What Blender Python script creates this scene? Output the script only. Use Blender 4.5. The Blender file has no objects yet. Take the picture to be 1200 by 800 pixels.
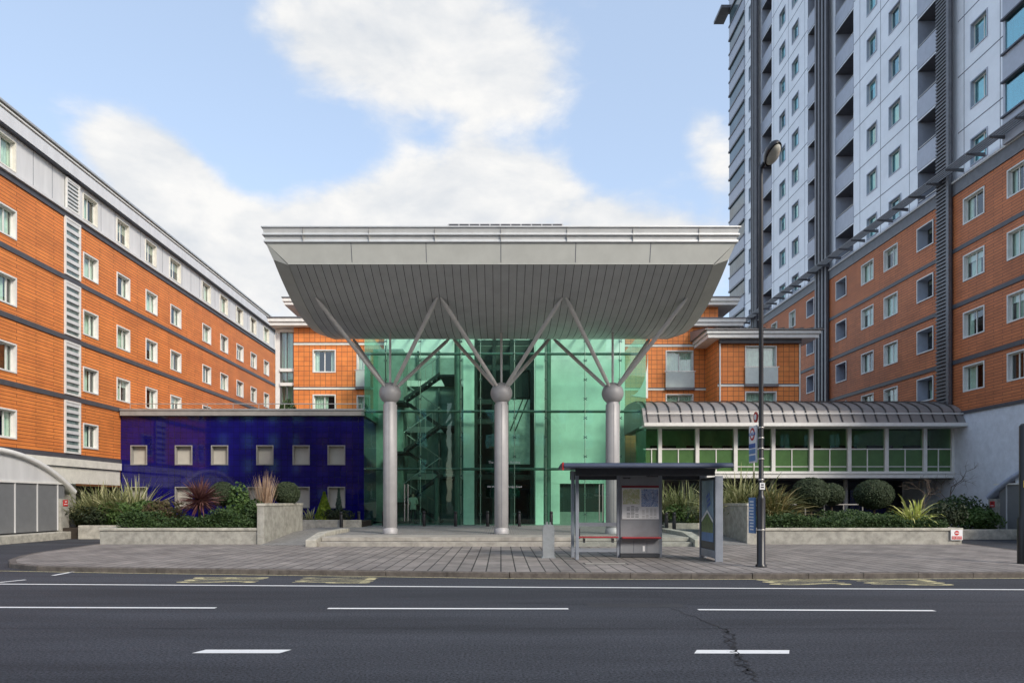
import bpy, bmesh, math, random
from mathutils import Vector, Matrix
random.seed(7)
R = math.radians
scene = bpy.context.scene
COL = scene.collection

# ------------------------------------------------------------------ camera
cam_d = bpy.data.cameras.new("camera")
cam = bpy.data.objects.new("camera", cam_d); COL.objects.link(cam)
cam.location = (0, 0, 1.7); cam.rotation_euler = (R(90), 0, 0)
cam_d.sensor_width = 36; cam_d.lens = 24
cam_d.shift_x = 13/1200; cam_d.shift_y = 187/1200
cam_d.clip_end = 6000
scene.camera = cam
# ------------------------------------------------------------------ sky, sun, exposure
SUN_AZ, SUN_EL = 39, 35          # degrees right of straight-behind-the-camera, elevation
w = bpy.data.worlds.new("World"); scene.world = w; w.use_nodes = True
nt = w.node_tree; N = nt.nodes; L = nt.links; N.clear()
def node(t, **k):
    n = N.new(t)
    for a, b in k.items(): setattr(n, a, b)
    return n
out = node('ShaderNodeOutputWorld'); bg = node('ShaderNodeBackground'); bg.inputs[1].default_value = 0.1
sky = node('ShaderNodeTexSky', sky_type='NISHITA'); sky.sun_disc = False
sky.sun_elevation = R(SUN_EL); sky.sun_rotation = R(180-SUN_AZ)
sky.air_density = 1.0; sky.dust_density = 1.2; sky.ozone_density = 1.2
tc = node('ShaderNodeTexCoord')
sep = node('ShaderNodeSeparateXYZ'); L.new(tc.outputs['Generated'], sep.inputs[0])
def math_(op, a, b=None, c=None):
    n = node('ShaderNodeMath', operation=op)
    for i, v in enumerate((a, b, c)):
        if v is None: continue
        if isinstance(v, (int, float)): n.inputs[i].default_value = v
        else: L.new(v, n.inputs[i])
    return n.outputs[0]
mp = node('ShaderNodeMapping'); mp.inputs['Scale'].default_value = (1.0, 1.0, 1.9); mp.inputs['Location'].default_value = (3.1, 0.4, 1.7)
L.new(tc.outputs['Generated'], mp.inputs[0])
n1 = node('ShaderNodeTexNoise'); n1.inputs['Scale'].default_value = 7.5; n1.inputs['Detail'].default_value = 9; n1.inputs['Roughness'].default_value = 0.56
n1.inputs['Distortion'].default_value = 0.25
L.new(mp.outputs[0], n1.inputs['Vector'])
n2 = node('ShaderNodeTexNoise'); n2.inputs['Scale'].default_value = 19; n2.inputs['Detail'].default_value = 8; n2.inputs['Roughness'].default_value = 0.6
L.new(mp.outputs[0], n2.inputs['Vector'])
# cloud banks: weight falls off around a few directions of the sky
def sdir(px, py):
    return Vector(((px-587)/800, 1, (587-py)/800)).normalized()
acc = None
for (px, py, rad, amp) in ((360, 35, .06, .26), (450, 45, .075, .34), (560, 50, .08, .38), (630, 90, .06, .36), (590, 115, .04, .14), (450, 5, .09, .16), (540, 20, .08, .14), (350, 70, .06, .16), (420, 95, .06, .16), (500, 110, .06, .14), (330, 15, .06, .14),
                           (570, 200, .050, .50), (500, 222, .050, .44), (640, 212, .048, .46), (430, 240, .05, .42), (360, 268, .05, .42), (700, 262, .048, .44), (770, 285, .05, .46), (830, 290, .045, .42), (560, 300, .11, .6), (400, 330, .09, .5), (730, 330, .09, .5),
                           (120, 165, .042, .34), (175, 180, .048, .44), (215, 218, .046, .46), (180, 250, .08, .5), (255, 290, .06, .5), (310, 320, .06, .5), (290, 270, .04, .2), (795, 105, .022, .24), (822, 150, .028, .34), (842, 190, .03, .34), (850, 230, .03, .2),
                           (320, 150, .08, -.22), (420, 160, .045, -.26), (510, 158, .032, -.26), (590, 158, .028, -.30), (640, 165, .025, -.22), (740, 120, .08, -.24), (700, 190, .04, -.2), (280, 190, .04, -.2), (60, 60, .14, -.08), (230, 70, .1, -.1)):
    d = sdir(px, py)
    vd = node('ShaderNodeVectorMath', operation='DISTANCE'); L.new(tc.outputs['Generated'], vd.inputs[0]); vd.inputs[1].default_value = d
    g = math_('MULTIPLY', vd.outputs['Value'], 1/rad); g = math_('MULTIPLY', g, g); g = math_('MULTIPLY', g, -1); g = math_('EXPONENT', g)
    g = math_('MULTIPLY', g, amp)
    acc = g if acc is None else math_('ADD', acc, g)
nz = math_('ADD', math_('MULTIPLY', n1.outputs[0], .75), math_('MULTIPLY', n2.outputs[0], .25))
den = math_('ADD', math_('MULTIPLY', math_('SUBTRACT', nz, .5), 1.5), acc)
rmp = node('ShaderNodeMapRange', interpolation_type='SMOOTHSTEP'); L.new(den, rmp.inputs[0])
rmp.inputs[1].default_value = .04; rmp.inputs[2].default_value = .56
mul = node('ShaderNodeMix', data_type='RGBA', blend_type='MULTIPLY'); mul.inputs[0].default_value = 1
L.new(sky.outputs[0], mul.inputs[6]); mul.inputs[7].default_value = (2.1, 1.86, 1.68, 1)
veil = node('ShaderNodeMix', data_type='RGBA'); veil.inputs[0].default_value = .46          # thin high veil
L.new(mul.outputs[2], veil.inputs[6]); veil.inputs[7].default_value = (4.6, 5.8, 7.6, 1)
cshade = node('ShaderNodeMix', data_type='RGBA')
csh = node('ShaderNodeMapRange'); csh.inputs[1].default_value = .34; csh.inputs[2].default_value = .62; L.new(nz, csh.inputs[0]); L.new(csh.outputs[0], cshade.inputs[0]); cshade.inputs[6].default_value = (4.7, 5.0, 5.4, 1); cshade.inputs[7].default_value = (6.7, 6.65, 6.55, 1)
mx = node('ShaderNodeMix', data_type='RGBA')
L.new(rmp.outputs[0], mx.inputs[0]); L.new(veil.outputs[2], mx.inputs[6]); L.new(cshade.outputs[2], mx.inputs[7])
L.new(mx.outputs[2], bg.inputs[0]); L.new(bg.outputs[0], out.inputs[0])

sd = bpy.data.lights.new("sun", 'SUN'); sd.energy = 2.1; sd.angle = R(14); sd.color = (1, .93, .83)
sun = bpy.data.objects.new("sun", sd); COL.objects.link(sun)
sv = Vector((math.sin(R(SUN_AZ))*math.cos(R(SUN_EL)), -math.cos(R(SUN_AZ))*math.cos(R(SUN_EL)), math.sin(R(SUN_EL))))
sun.rotation_euler = sv.to_track_quat('Z', 'Y').to_euler()
vs = scene.view_settings
vs.view_transform = 'Standard'; vs.look = 'None'; vs.gamma = 1; vs.use_curve_mapping = False; vs.exposure = 0.55
scene.cycles.max_bounces = 8; scene.cycles.transparent_max_bounces = 16

# ------------------------------------------------------------------ materials
def newmat(name):
    m = bpy.data.materials.new(name); m.use_nodes = True
    t = m.node_tree
    return m, t, t.nodes.get('Principled BSDF')
def mk(t, ty, **k):
    n = t.nodes.new(ty)
    for a, b in k.items(): setattr(n, a, b)
    return n
def pos_node(t, mode):
    if mode == 'world': return mk(t, 'ShaderNodeNewGeometry').outputs['Position']
    return mk(t, 'ShaderNodeTexCoord').outputs['Object']
def pbr(name, col, rough=.6, metal=0, var=.12, scale=3, bump=0, bscale=40, space='world', streak=False, spec=.5, coat=0):
    m, t, b = newmat(name)
    p = pos_node(t, space)
    if streak:
        mpn = mk(t, 'ShaderNodeMapping'); mpn.inputs['Scale'].default_value = (1, 1, .12); t.links.new(p, mpn.inputs[0]); pp = mpn.outputs[0]
    else: pp = p
    nz = mk(t, 'ShaderNodeTexNoise'); nz.inputs['Scale'].default_value = scale; nz.inputs['Detail'].default_value = 7; nz.inputs['Roughness'].default_value = .65
    t.links.new(pp, nz.inputs['Vector'])
    mr = mk(t, 'ShaderNodeMapRange'); mr.inputs[1].default_value = .36; mr.inputs[2].default_value = .64; mr.inputs[3].default_value = 1-var; mr.inputs[4].default_value = 1+var
    t.links.new(nz.outputs[0], mr.inputs[0])
    x = mk(t, 'ShaderNodeVectorMath', operation='SCALE'); x.inputs[0].default_value = col[:3]; t.links.new(mr.outputs[0], x.inputs['Scale'])
    t.links.new(x.outputs[0], b.inputs['Base Color'])
    b.inputs['Roughness'].default_value = rough; b.inputs['Metallic'].default_value = metal; b.inputs['Specular IOR Level'].default_value = spec
    b.inputs['Coat Weight'].default_value = coat
    if bump:
        n2 = mk(t, 'ShaderNodeTexNoise'); n2.inputs['Scale'].default_value = bscale; n2.inputs['Detail'].default_value = 5
        t.links.new(p, n2.inputs['Vector'])
        bp = mk(t, 'ShaderNodeBump'); bp.inputs['Strength'].default_value = bump; bp.inputs['Distance'].default_value = .02
        t.links.new(n2.outputs[0], bp.inputs['Height']); t.links.new(bp.outputs[0], b.inputs['Normal'])
    return m
def tiled(name, c1, c2, cm, bw, rh, mortar, rough=.6, offset=0.0, bump=.4, axis='wall', var=.14, spec=.5, coat=0, nscale=.8):
    """brick-pattern cladding; axis 'wall': u = x+y, v = z ; 'floor': u = y, v = x"""
    m, t, b = newmat(name)
    p = mk(t, 'ShaderNodeNewGeometry').outputs['Position']
    s = mk(t, 'ShaderNodeSeparateXYZ'); t.links.new(p, s.inputs[0])
    c = mk(t, 'ShaderNodeCombineXYZ')
    if axis == 'wall':
        a = mk(t, 'ShaderNodeMath', operation='ADD'); t.links.new(s.outputs[0], a.inputs[0]); t.links.new(s.outputs[1], a.inputs[1])
        t.links.new(a.outputs[0], c.inputs[0]); t.links.new(s.outputs[2], c.inputs[1])
    else:
        t.links.new(s.outputs[1], c.inputs[0]); t.links.new(s.outputs[0], c.inputs[1])
    br = mk(t, 'ShaderNodeTexBrick'); br.offset = offset; br.squash = 1
    br.inputs['Color1'].default_value = (*c1, 1); br.inputs['Color2'].default_value = (*c2, 1); br.inputs['Mortar'].default_value = (*cm, 1)
    br.inputs['Scale'].default_value = 1; br.inputs['Brick Width'].default_value = bw; br.inputs['Row Height'].default_value = rh
    br.inputs['Mortar Size'].default_value = mortar; br.inputs['Mortar Smooth'].default_value = .1
    t.links.new(c.outputs[0], br.inputs['Vector'])
    nz = mk(t, 'ShaderNodeTexNoise'); nz.inputs['Scale'].default_value = nscale; nz.inputs['Detail'].default_value = 8; nz.inputs['Roughness'].default_value = .7
    t.links.new(p, nz.inputs['Vector'])
    mr = mk(t, 'ShaderNodeMapRange'); mr.inputs[1].default_value = .36; mr.inputs[2].default_value = .64; mr.inputs[3].default_value = 1-var; mr.inputs[4].default_value = 1+var
    t.links.new(nz.outputs[0], mr.inputs[0])
    x = mk(t, 'ShaderNodeVectorMath', operation='SCALE'); t.links.new(br.outputs['Color'], x.inputs[0]); t.links.new(mr.outputs[0], x.inputs['Scale'])
    t.links.new(x.outputs[0], b.inputs['Base Color'])
    b.inputs['Roughness'].default_value = rough; b.inputs['Specular IOR Level'].default_value = spec; b.inputs['Coat Weight'].default_value = coat
    if bump:
        iv = mk(t, 'ShaderNodeMath', operation='SUBTRACT'); iv.inputs[0].default_value = 1; t.links.new(br.outputs['Fac'], iv.inputs[1])
        bp = mk(t, 'ShaderNodeBump'); bp.inputs['Strength'].default_value = bump; bp.inputs['Distance'].default_value = .015
        t.links.new(iv.outputs[0], bp.inputs['Height']); t.links.new(bp.outputs[0], b.inputs['Normal'])
    return m
def glass(name, tint, refl=.06, rough=.0, gcol=(1, 1, 1)):
    m, t, b = newmat(name); t.nodes.remove(b)
    o = t.nodes['Material Output']
    tr = mk(t, 'ShaderNodeBsdfTransparent'); tr.inputs[0].default_value = (*tint, 1)
    gl = mk(t, 'ShaderNodeBsdfGlossy'); gl.inputs[0].default_value = (*gcol, 1); gl.inputs['Roughness'].default_value = rough
    p = mk(t, 'ShaderNodeNewGeometry').outputs['Position']
    nz = mk(t, 'ShaderNodeTexNoise'); nz.inputs['Scale'].default_value = .9; t.links.new(p, nz.inputs['Vector'])
    bp = mk(t, 'ShaderNodeBump'); bp.inputs['Strength'].default_value = .05; bp.inputs['Distance'].default_value = .05
    t.links.new(nz.outputs[0], bp.inputs['Height']); t.links.new(bp.outputs[0], gl.inputs['Normal'])
    lw = mk(t, 'ShaderNodeLayerWeight'); lw.inputs[0].default_value = .5
    pw_ = mk(t, 'ShaderNodeMath', operation='POWER'); t.links.new(lw.outputs['Facing'], pw_.inputs[0]); pw_.inputs[1].default_value = 5
    fr = mk(t, 'ShaderNodeMath', operation='MULTIPLY_ADD'); t.links.new(pw_.outputs[0], fr.inputs[0]); fr.inputs[1].default_value = .96; fr.inputs[2].default_value = .04
    ad = mk(t, 'ShaderNodeMath', operation='ADD'); ad.use_clamp = True; t.links.new(fr.outputs[0], ad.inputs[0]); ad.inputs[1].default_value = refl
    mxn = mk(t, 'ShaderNodeMixShader'); t.links.new(ad.outputs[0], mxn.inputs[0]); t.links.new(tr.outputs[0], mxn.inputs[1]); t.links.new(gl.outputs[0], mxn.inputs[2])
    t.links.new(mxn.outputs[0], o.inputs[0])
    return m
def leafmat(name, c1, c2, rough=.55, trans=.25):
    m, t, b = newmat(name)
    g = mk(t, 'ShaderNodeNewGeometry')
    r = mk(t, 'ShaderNodeMix', data_type='RGBA'); r.inputs[6].default_value = (*c1, 1); r.inputs[7].default_value = (*c2, 1)
    t.links.new(g.outputs['Random Per Island'], r.inputs[0]); t.links.new(r.outputs[2], b.inputs['Base Color'])
    b.inputs['Roughness'].default_value = rough; b.inputs['Specular IOR Level'].default_value = .35
    o = t.nodes['Material Output']
    tl = mk(t, 'ShaderNodeBsdfTranslucent'); t.links.new(r.outputs[2], tl.inputs[0])
    ms = mk(t, 'ShaderNodeMixShader'); ms.inputs[0].default_value = trans
    t.links.new(b.outputs[0], ms.inputs[1]); t.links.new(tl.outputs[0], ms.inputs[2]); t.links.new(ms.outputs[0], o.inputs[0])
    return m
def asphalt():
    m, t, b = newmat('asphalt')
    p = mk(t, 'ShaderNodeNewGeometry').outputs['Position']
    a = mk(t, 'ShaderNodeTexNoise'); a.inputs['Scale'].default_value = 34; a.inputs['Detail'].default_value = 4; a.inputs['Roughness'].default_value = .8
    c = mk(t, 'ShaderNodeTexNoise'); c.inputs['Scale'].default_value = .35; c.inputs['Detail'].default_value = 8; c.inputs['Roughness'].default_value = .7
    mpn = mk(t, 'ShaderNodeMapping'); mpn.inputs['Scale'].default_value = (.18, 1.3, 1); t.links.new(p, mpn.inputs[0])
    v = mk(t, 'ShaderNodeTexVoronoi'); v.inputs['Scale'].default_value = 22
    t.links.new(p, a.inputs['Vector']); t.links.new(mpn.outputs[0], c.inputs['Vector']); t.links.new(p, v.inputs['Vector'])
    r1 = mk(t, 'ShaderNodeMapRange'); r1.inputs[1].default_value = .36; r1.inputs[2].default_value = .66; r1.inputs[3].default_value = .15; r1.inputs[4].default_value = 2.1
    t.links.new(a.outputs[0], r1.inputs[0])
    r2 = mk(t, 'ShaderNodeMapRange'); r2.inputs[1].default_value = .36; r2.inputs[2].default_value = .64; r2.inputs[3].default_value = .66; r2.inputs[4].default_value = 1.32
    t.links.new(c.outputs[0], r2.inputs[0])
    # pale chippings
    r3 = mk(t, 'ShaderNodeMapRange'); r3.inputs[1].default_value = 0; r3.inputs[2].default_value = .16; r3.inputs[3].default_value = 1; r3.inputs[4].default_value = 0
    t.links.new(v.outputs['Distance'], r3.inputs[0])
    wn = mk(t, 'ShaderNodeMath', operation='GREATER_THAN'); wn.inputs[1].default_value = .8
    sc = mk(t, 'ShaderNodeSeparateColor'); t.links.new(v.outputs['Color'], sc.inputs[0]); t.links.new(sc.outputs[0], wn.inputs[0])
    chip = mk(t, 'ShaderNodeMath', operation='MULTIPLY'); t.links.new(r3.outputs[0], chip.inputs[0]); t.links.new(wn.outputs[0], chip.inputs[1])
    mu = mk(t, 'ShaderNodeMath', operation='MULTIPLY'); t.links.new(r1.outputs[0], mu.inputs[0]); t.links.new(r2.outputs[0], mu.inputs[1])
    x = mk(t, 'ShaderNodeVectorMath', operation='SCALE'); x.inputs[0].default_value = (.041, .044, .052); t.links.new(mu.outputs[0], x.inputs['Scale'])
    mx_ = mk(t, 'ShaderNodeMix', data_type='RGBA'); t.links.new(chip.outputs[0], mx_.inputs[0]); t.links.new(x.outputs[0], mx_.inputs[6]); mx_.inputs[7].default_value = (.2, .2, .21, 1)
    t.links.new(mx_.outputs[2], b.inputs['Base Color']); b.inputs['Roughness'].default_value = .85; b.inputs['Specular IOR Level'].default_value = .3
    bp = mk(t, 'ShaderNodeBump'); bp.inputs['Strength'].default_value = .5; bp.inputs['Distance'].default_value = .01
    t.links.new(a.outputs[0], bp.inputs['Height']); t.links.new(bp.outputs[0], b.inputs['Normal'])
    return m
def paint(name, col, wear=.45, scale=14):
    """worn road paint: patches where asphalt shows"""
    m, t, b = newmat(name)
    p = mk(t, 'ShaderNodeNewGeometry').outputs['Position']
    a = mk(t, 'ShaderNodeTexNoise'); a.inputs['Scale'].default_value = scale; a.inputs['Detail'].default_value = 8; a.inputs['Roughness'].default_value = .8
    t.links.new(p, a.inputs['Vector'])
    r = mk(t, 'ShaderNodeMapRange'); r.inputs[1].default_value = wear-.06; r.inputs[2].default_value = wear+.06; t.links.new(a.outputs[0], r.inputs[0])
    mx_ = mk(t, 'ShaderNodeMix', data_type='RGBA'); t.links.new(r.outputs[0], mx_.inputs[0]); mx_.inputs[6].default_value = (.07, .07, .075, 1); mx_.inputs[7].default_value = (*col, 1)
    t.links.new(mx_.outputs[2], b.inputs['Base Color']); b.inputs['Roughness'].default_value = .75
    return m
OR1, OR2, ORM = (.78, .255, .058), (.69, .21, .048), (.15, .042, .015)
M = dict(
 asphalt=asphalt(),
 ground=pbr('ground_earth', (.11, .11, .1), .95),
 white_paint=paint('white_road_paint', (.78, .78, .76), .36),
 yellow_paint=paint('yellow_road_paint', (.62, .55, .3), .44),
 crack=pbr('crack', (.022, .022, .025), .9),
 patch=pbr('asphalt_patch', (.035, .037, .042), .85, bump=.5, bscale=60),
 paving=tiled('paving', (.25, .225, .203), (.20, .182, .167), (.035, .032, .03), 0.9, .335, .016, .8, .5, .9, 'floor', .3, nscale=.9),
 setts=tiled('setts', (.27, .265, .25), (.22, .215, .205), (.10, .095, .09), .2, .1, .008, .8, .5, .4, 'floor', .15),
 kerb=pbr('kerb_granite', (.115, .10, .088), .85, var=.3, scale=5, bump=.4),
 step=pbr('step_stone', (.34, .32, .28), .8, var=.22, scale=3, bump=.3),
 concrete=pbr('concrete', (.33, .32, .28), .85, var=.25, scale=3.5, bump=.5),
 concrete_cap=pbr('concrete_coping', (.42, .4, .34), .85, var=.25, scale=4, bump=.3),
 orange=tiled('orange_slats', OR1, OR2, ORM, 2.4, .152, .011, .62, .5, .6),
 orange_tile=tiled('orange_tiles', OR1, OR2, (.16, .06, .03), .34, .3, .012, .6, 0, .5),
 orange_shaded=tiled('shaded_orange_slats', (.58, .185, .065), (.50, .155, .055), (.09, .034, .02), 1.2, .152, .010, .62, .5, .6),  # orange slats again, with the tower side's shade put into a darker colour
 band=pbr('dark_band', (.075, .075, .085), .5),
 grey_panel=pbr('grey_panel', (.5, .51, .51), .45, var=.08, streak=True, scale=2),
 light_panel=pbr('light_panel', (.66, .67, .68), .4, var=.06, streak=True, scale=2),
 pale_panel=pbr('pale_panel', (.66, .66, .65), .45, var=.07, streak=True, scale=2),
 roof_metal=pbr('roof_metal', (.47, .46, .43), .35, .5, var=.1),
 white=pbr('white_frame', (.74, .73, .69), .4, var=.06),
 cream=pbr('cream_panel', (.72, .70, .62), .5, var=.08),
 plaster=pbr('plaster', (.68, .71, .77), .85, var=.08, scale=2.5, bump=.5, bscale=14),
 tower=pbr('tower_panel', (.88, .91, .95), .35, var=.06, scale=.7),
 tower_grey=pbr('tower_grey_panel', (.42, .45, .52), .35, var=.06),
 joint=pbr('panel_joint', (.1, .11, .14), .6),
 dark_metal=pbr('dark_metal', (.055, .055, .065), .45, .3),
 mid_metal=pbr('mid_metal', (.16, .16, .17), .45, .4),
 steel=pbr('stainless', (.55, .53, .49), .3, .6, var=.08),
 strut=pbr('strut_paint', (.66, .64, .60), .4, .1, var=.06),
 column=pbr('column_paint', (.38, .375, .375), .5, .1, var=.06),
 soffit=pbr('soffit_panel', (.53, .545, .54), .36, .15, var=.07, scale=1.5),
 soffit_gap=pbr('soffit_gap', (.03, .03, .03), .7),
 fascia=pbr('canopy_fascia', (.56, .57, .52), .4, .05, var=.06, scale=1.2),
 rim=pbr('canopy_rim', (.66, .67, .65), .35, .3, var=.05),
 blue=tiled('blue_glazed_tiles', (.007, .005, .125), (.005, .004, .10), (.003, .003, .045), .32, .3, .011, .06, 0, .10, var=.2, spec=.6, coat=.0),
 flatgrey=pbr('grey_coping', (.30, .29, .27), .6, var=.1),
 brick=tiled('brick', (.20, .10, .065), (.15, .08, .055), (.2, .19, .17), .225, .075, .008, .85, .5, .3),
 blind=pbr('beige_blind', (.46, .44, .38), .7, var=.05),
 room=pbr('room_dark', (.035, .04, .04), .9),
 curtain=pbr('curtain', (.66, .74, .66), .85, var=.12),
 pane=glass('window_glass', (.80, .92, .86), .09),
 pane_tower=glass('tower_glass', (.5, .85, .88), .34, gcol=(.62, .92, .95)),
 hall_glass=glass('green_glass', (.57, .87, .74), .03, gcol=(.75, .95, .85)),
 roof_glass=glass('roof_glass', (.75, .95, .86), .03),
 green_panel=pbr('green_spandrel', (.07, .15, .05), .25, var=.1),
 wing_wall=pbr('wing_inner_wall', (.34, .52, .28), .5, var=.2, scale=1),
 green_glass=glass('wing_glass', (.60, .84, .62), .0),
 loggia_glass=pbr('loggia_glass', (.12, .17, .19), .12, var=.3, scale=.5),
 louvre_glass=pbr('louvre_glass', (.14, .19, .18), .2, var=.4, scale=3),
 clear=glass('clear_glass', (.85, .92, .9), .05),
 frosted=pbr('frosted_glass', (.56, .62, .58), .25, var=.05),
 seam_roof=pbr('seam_roof', (.25, .235, .225), .5, .2, var=.12, scale=1),
 seam=pbr('roof_seam', (.09, .082, .078), .5, .3),
 inwall=pbr('hall_wall', (.84, .86, .80), .7, var=.08, scale=1),
 lift_reflection=pbr('lift_reflection', (.55, .56, .53), .35, var=.3, scale=1.5),
 indark=pbr('lift_frame', (.03, .035, .035), .5),
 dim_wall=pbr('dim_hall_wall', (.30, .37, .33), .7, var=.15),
 infloor=pbr('hall_floor', (.3, .3, .28), .4),
 black=pbr('black_paint', (.015, .015, .017), .35, space='object'),
 shelter=pbr('shelter_grey', (.30, .33, .38), .4, .3, var=.08),
 shelter_panel=pbr('shelter_panel', (.27, .28, .30), .45, .1, var=.08),
 shelter_dark=pbr('shelter_dark', (.06, .065, .075), .4, .3),
 navy=pbr('navy_roof', (.045, .06, .1), .4, .2),
 red=pbr('red_plastic', (.30, .012, .022), .4),
 sign_red=pbr('sign_red', (.55, .03, .03), .45),
 sign_white=pbr('sign_white', (.8, .8, .8), .45, var=.03),
 sign_blue=pbr('sign_blue', (.06, .12, .38), .45),
 panel_blue=pbr('timetable_blue', (.13, .25, .48), .45),
 yellow=pbr('yellow_plate', (.7, .5, .05), .5),
 ink=pbr('ink', (.03, .03, .04), .7),
 cabinet=pbr('galvanised', (.40, .43, .45), .45, .5, var=.1, scale=8),
 mesh_grey=pbr('grey_mesh', (.17, .175, .18), .6, var=.05),
 soil=pbr('soil', (.04, .03, .022), .95),
 bark=pbr('bark', (.10, .075, .055), .9, var=.3, scale=20),
 ivy=leafmat('ivy_leaves', (.028, .06, .018), (.07, .12, .035)),
 topiary=leafmat('topiary_leaves', (.03, .05, .022), (.075, .10, .05), .6, .15),
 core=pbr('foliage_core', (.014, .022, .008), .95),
 purple=leafmat('cordyline_leaves', (.10, .035, .04), (.24, .12, .10), .4),
 varieg=leafmat('variegated_leaves', (.16, .2, .06), (.60, .58, .34), .45),
 flax=leafmat('flax_leaves', (.07, .10, .03), (.36, .36, .17), .45),
 flax_brown=leafmat('flax_bronze', (.09, .11, .035), (.36, .29, .13), .5),
 yucca=leafmat('yellow_striped_leaves', (.35, .42, .08), (.68, .66, .28), .45),
 tan=leafmat('dry_grass', (.34, .22, .14), (.6, .46, .34), .7),
 lime=leafmat('lime_leaves', (.12, .22, .02), (.30, .38, .04)),
 green=leafmat('green_leaves', (.04, .09, .02), (.11, .18, .05)),
 darkgreen=leafmat('dark_leaves', (.018, .032, .014), (.05, .065, .03)),
 redleaf=leafmat('reddish_leaves', (.09, .05, .035), (.13, .13, .05)),
 blueleaf=leafmat('bluish_leaves', (.06, .11, .08), (.14, .2, .15)),
 skin=pbr('skin', (.5, .3, .22), .5, space='object'), jacket=pbr('pale_jacket', (.5, .5, .4), .8, space='object'),
 trousers=pbr('dark_trousers', (.02, .02, .025), .8, space='object'), hair=pbr('hair', (.04, .025, .015), .7, space='object'),
 lampglass=pbr('lamp_bowl', (.55, .55, .48), .25, space='object'),
 paper=pbr('paper', (.78, .78, .78), .8),
)
def mapmat(name, base, line, spot, scale):
    m, t, b = newmat(name)
    p = mk(t, 'ShaderNodeNewGeometry').outputs['Position']
    v = mk(t, 'ShaderNodeTexVoronoi', feature='DISTANCE_TO_EDGE'); v.inputs['Scale'].default_value = scale; t.links.new(p, v.inputs['Vector'])
    r = mk(t, 'ShaderNodeMapRange'); r.inputs[1].default_value = .02; r.inputs[2].default_value = .1; t.links.new(v.outputs['Distance'], r.inputs[0])
    v2 = mk(t, 'ShaderNodeTexNoise'); v2.inputs['Scale'].default_value = 9; t.links.new(p, v2.inputs['Vector'])
    r2 = mk(t, 'ShaderNodeMapRange'); r2.inputs[1].default_value = .5; r2.inputs[2].default_value = .6; t.links.new(v2.outputs[0], r2.inputs[0])
    a = mk(t, 'ShaderNodeMix', data_type='RGBA'); t.links.new(r2.outputs[0], a.inputs[0]); a.inputs[6].default_value = (*base, 1); a.inputs[7].default_value = (*spot, 1)
    c = mk(t, 'ShaderNodeMix', data_type='RGBA'); t.links.new(r.outputs[0], c.inputs[0]); c.inputs[6].default_value = (*line, 1); t.links.new(a.outputs[2], c.inputs[7])
    t.links.new(c.outputs[2], b.inputs['Base Color']); b.inputs['Roughness'].default_value = .3
    return m
M['map_a'] = mapmat('spider_map', (.74, .72, .6), (.45, .55, .25), (.62, .6, .36), 16)
M['map_b'] = mapmat('street_map', (.22, .33, .58), (.7, .72, .75), (.08, .14, .36), 26)

M['panel_blue_grey'] = pbr('arch_paint', (.40, .44, .55), .4)
M['green_steel'] = pbr('green_steel', (.12, .16, .14), .4, .3)
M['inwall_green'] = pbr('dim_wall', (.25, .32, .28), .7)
M['dark_back'] = pbr('shaft_back', (.06, .075, .065), .6)
M['lime_panel'] = pbr('lift_door', (.16, .17, .07), .5)
M['poster'] = pbr('poster_blue_grey', (.30, .40, .52), .25, var=.2, scale=1.2)
M['poster_green'] = pbr('poster_green', (.14, .2, .06), .3, var=.4, scale=9)
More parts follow.
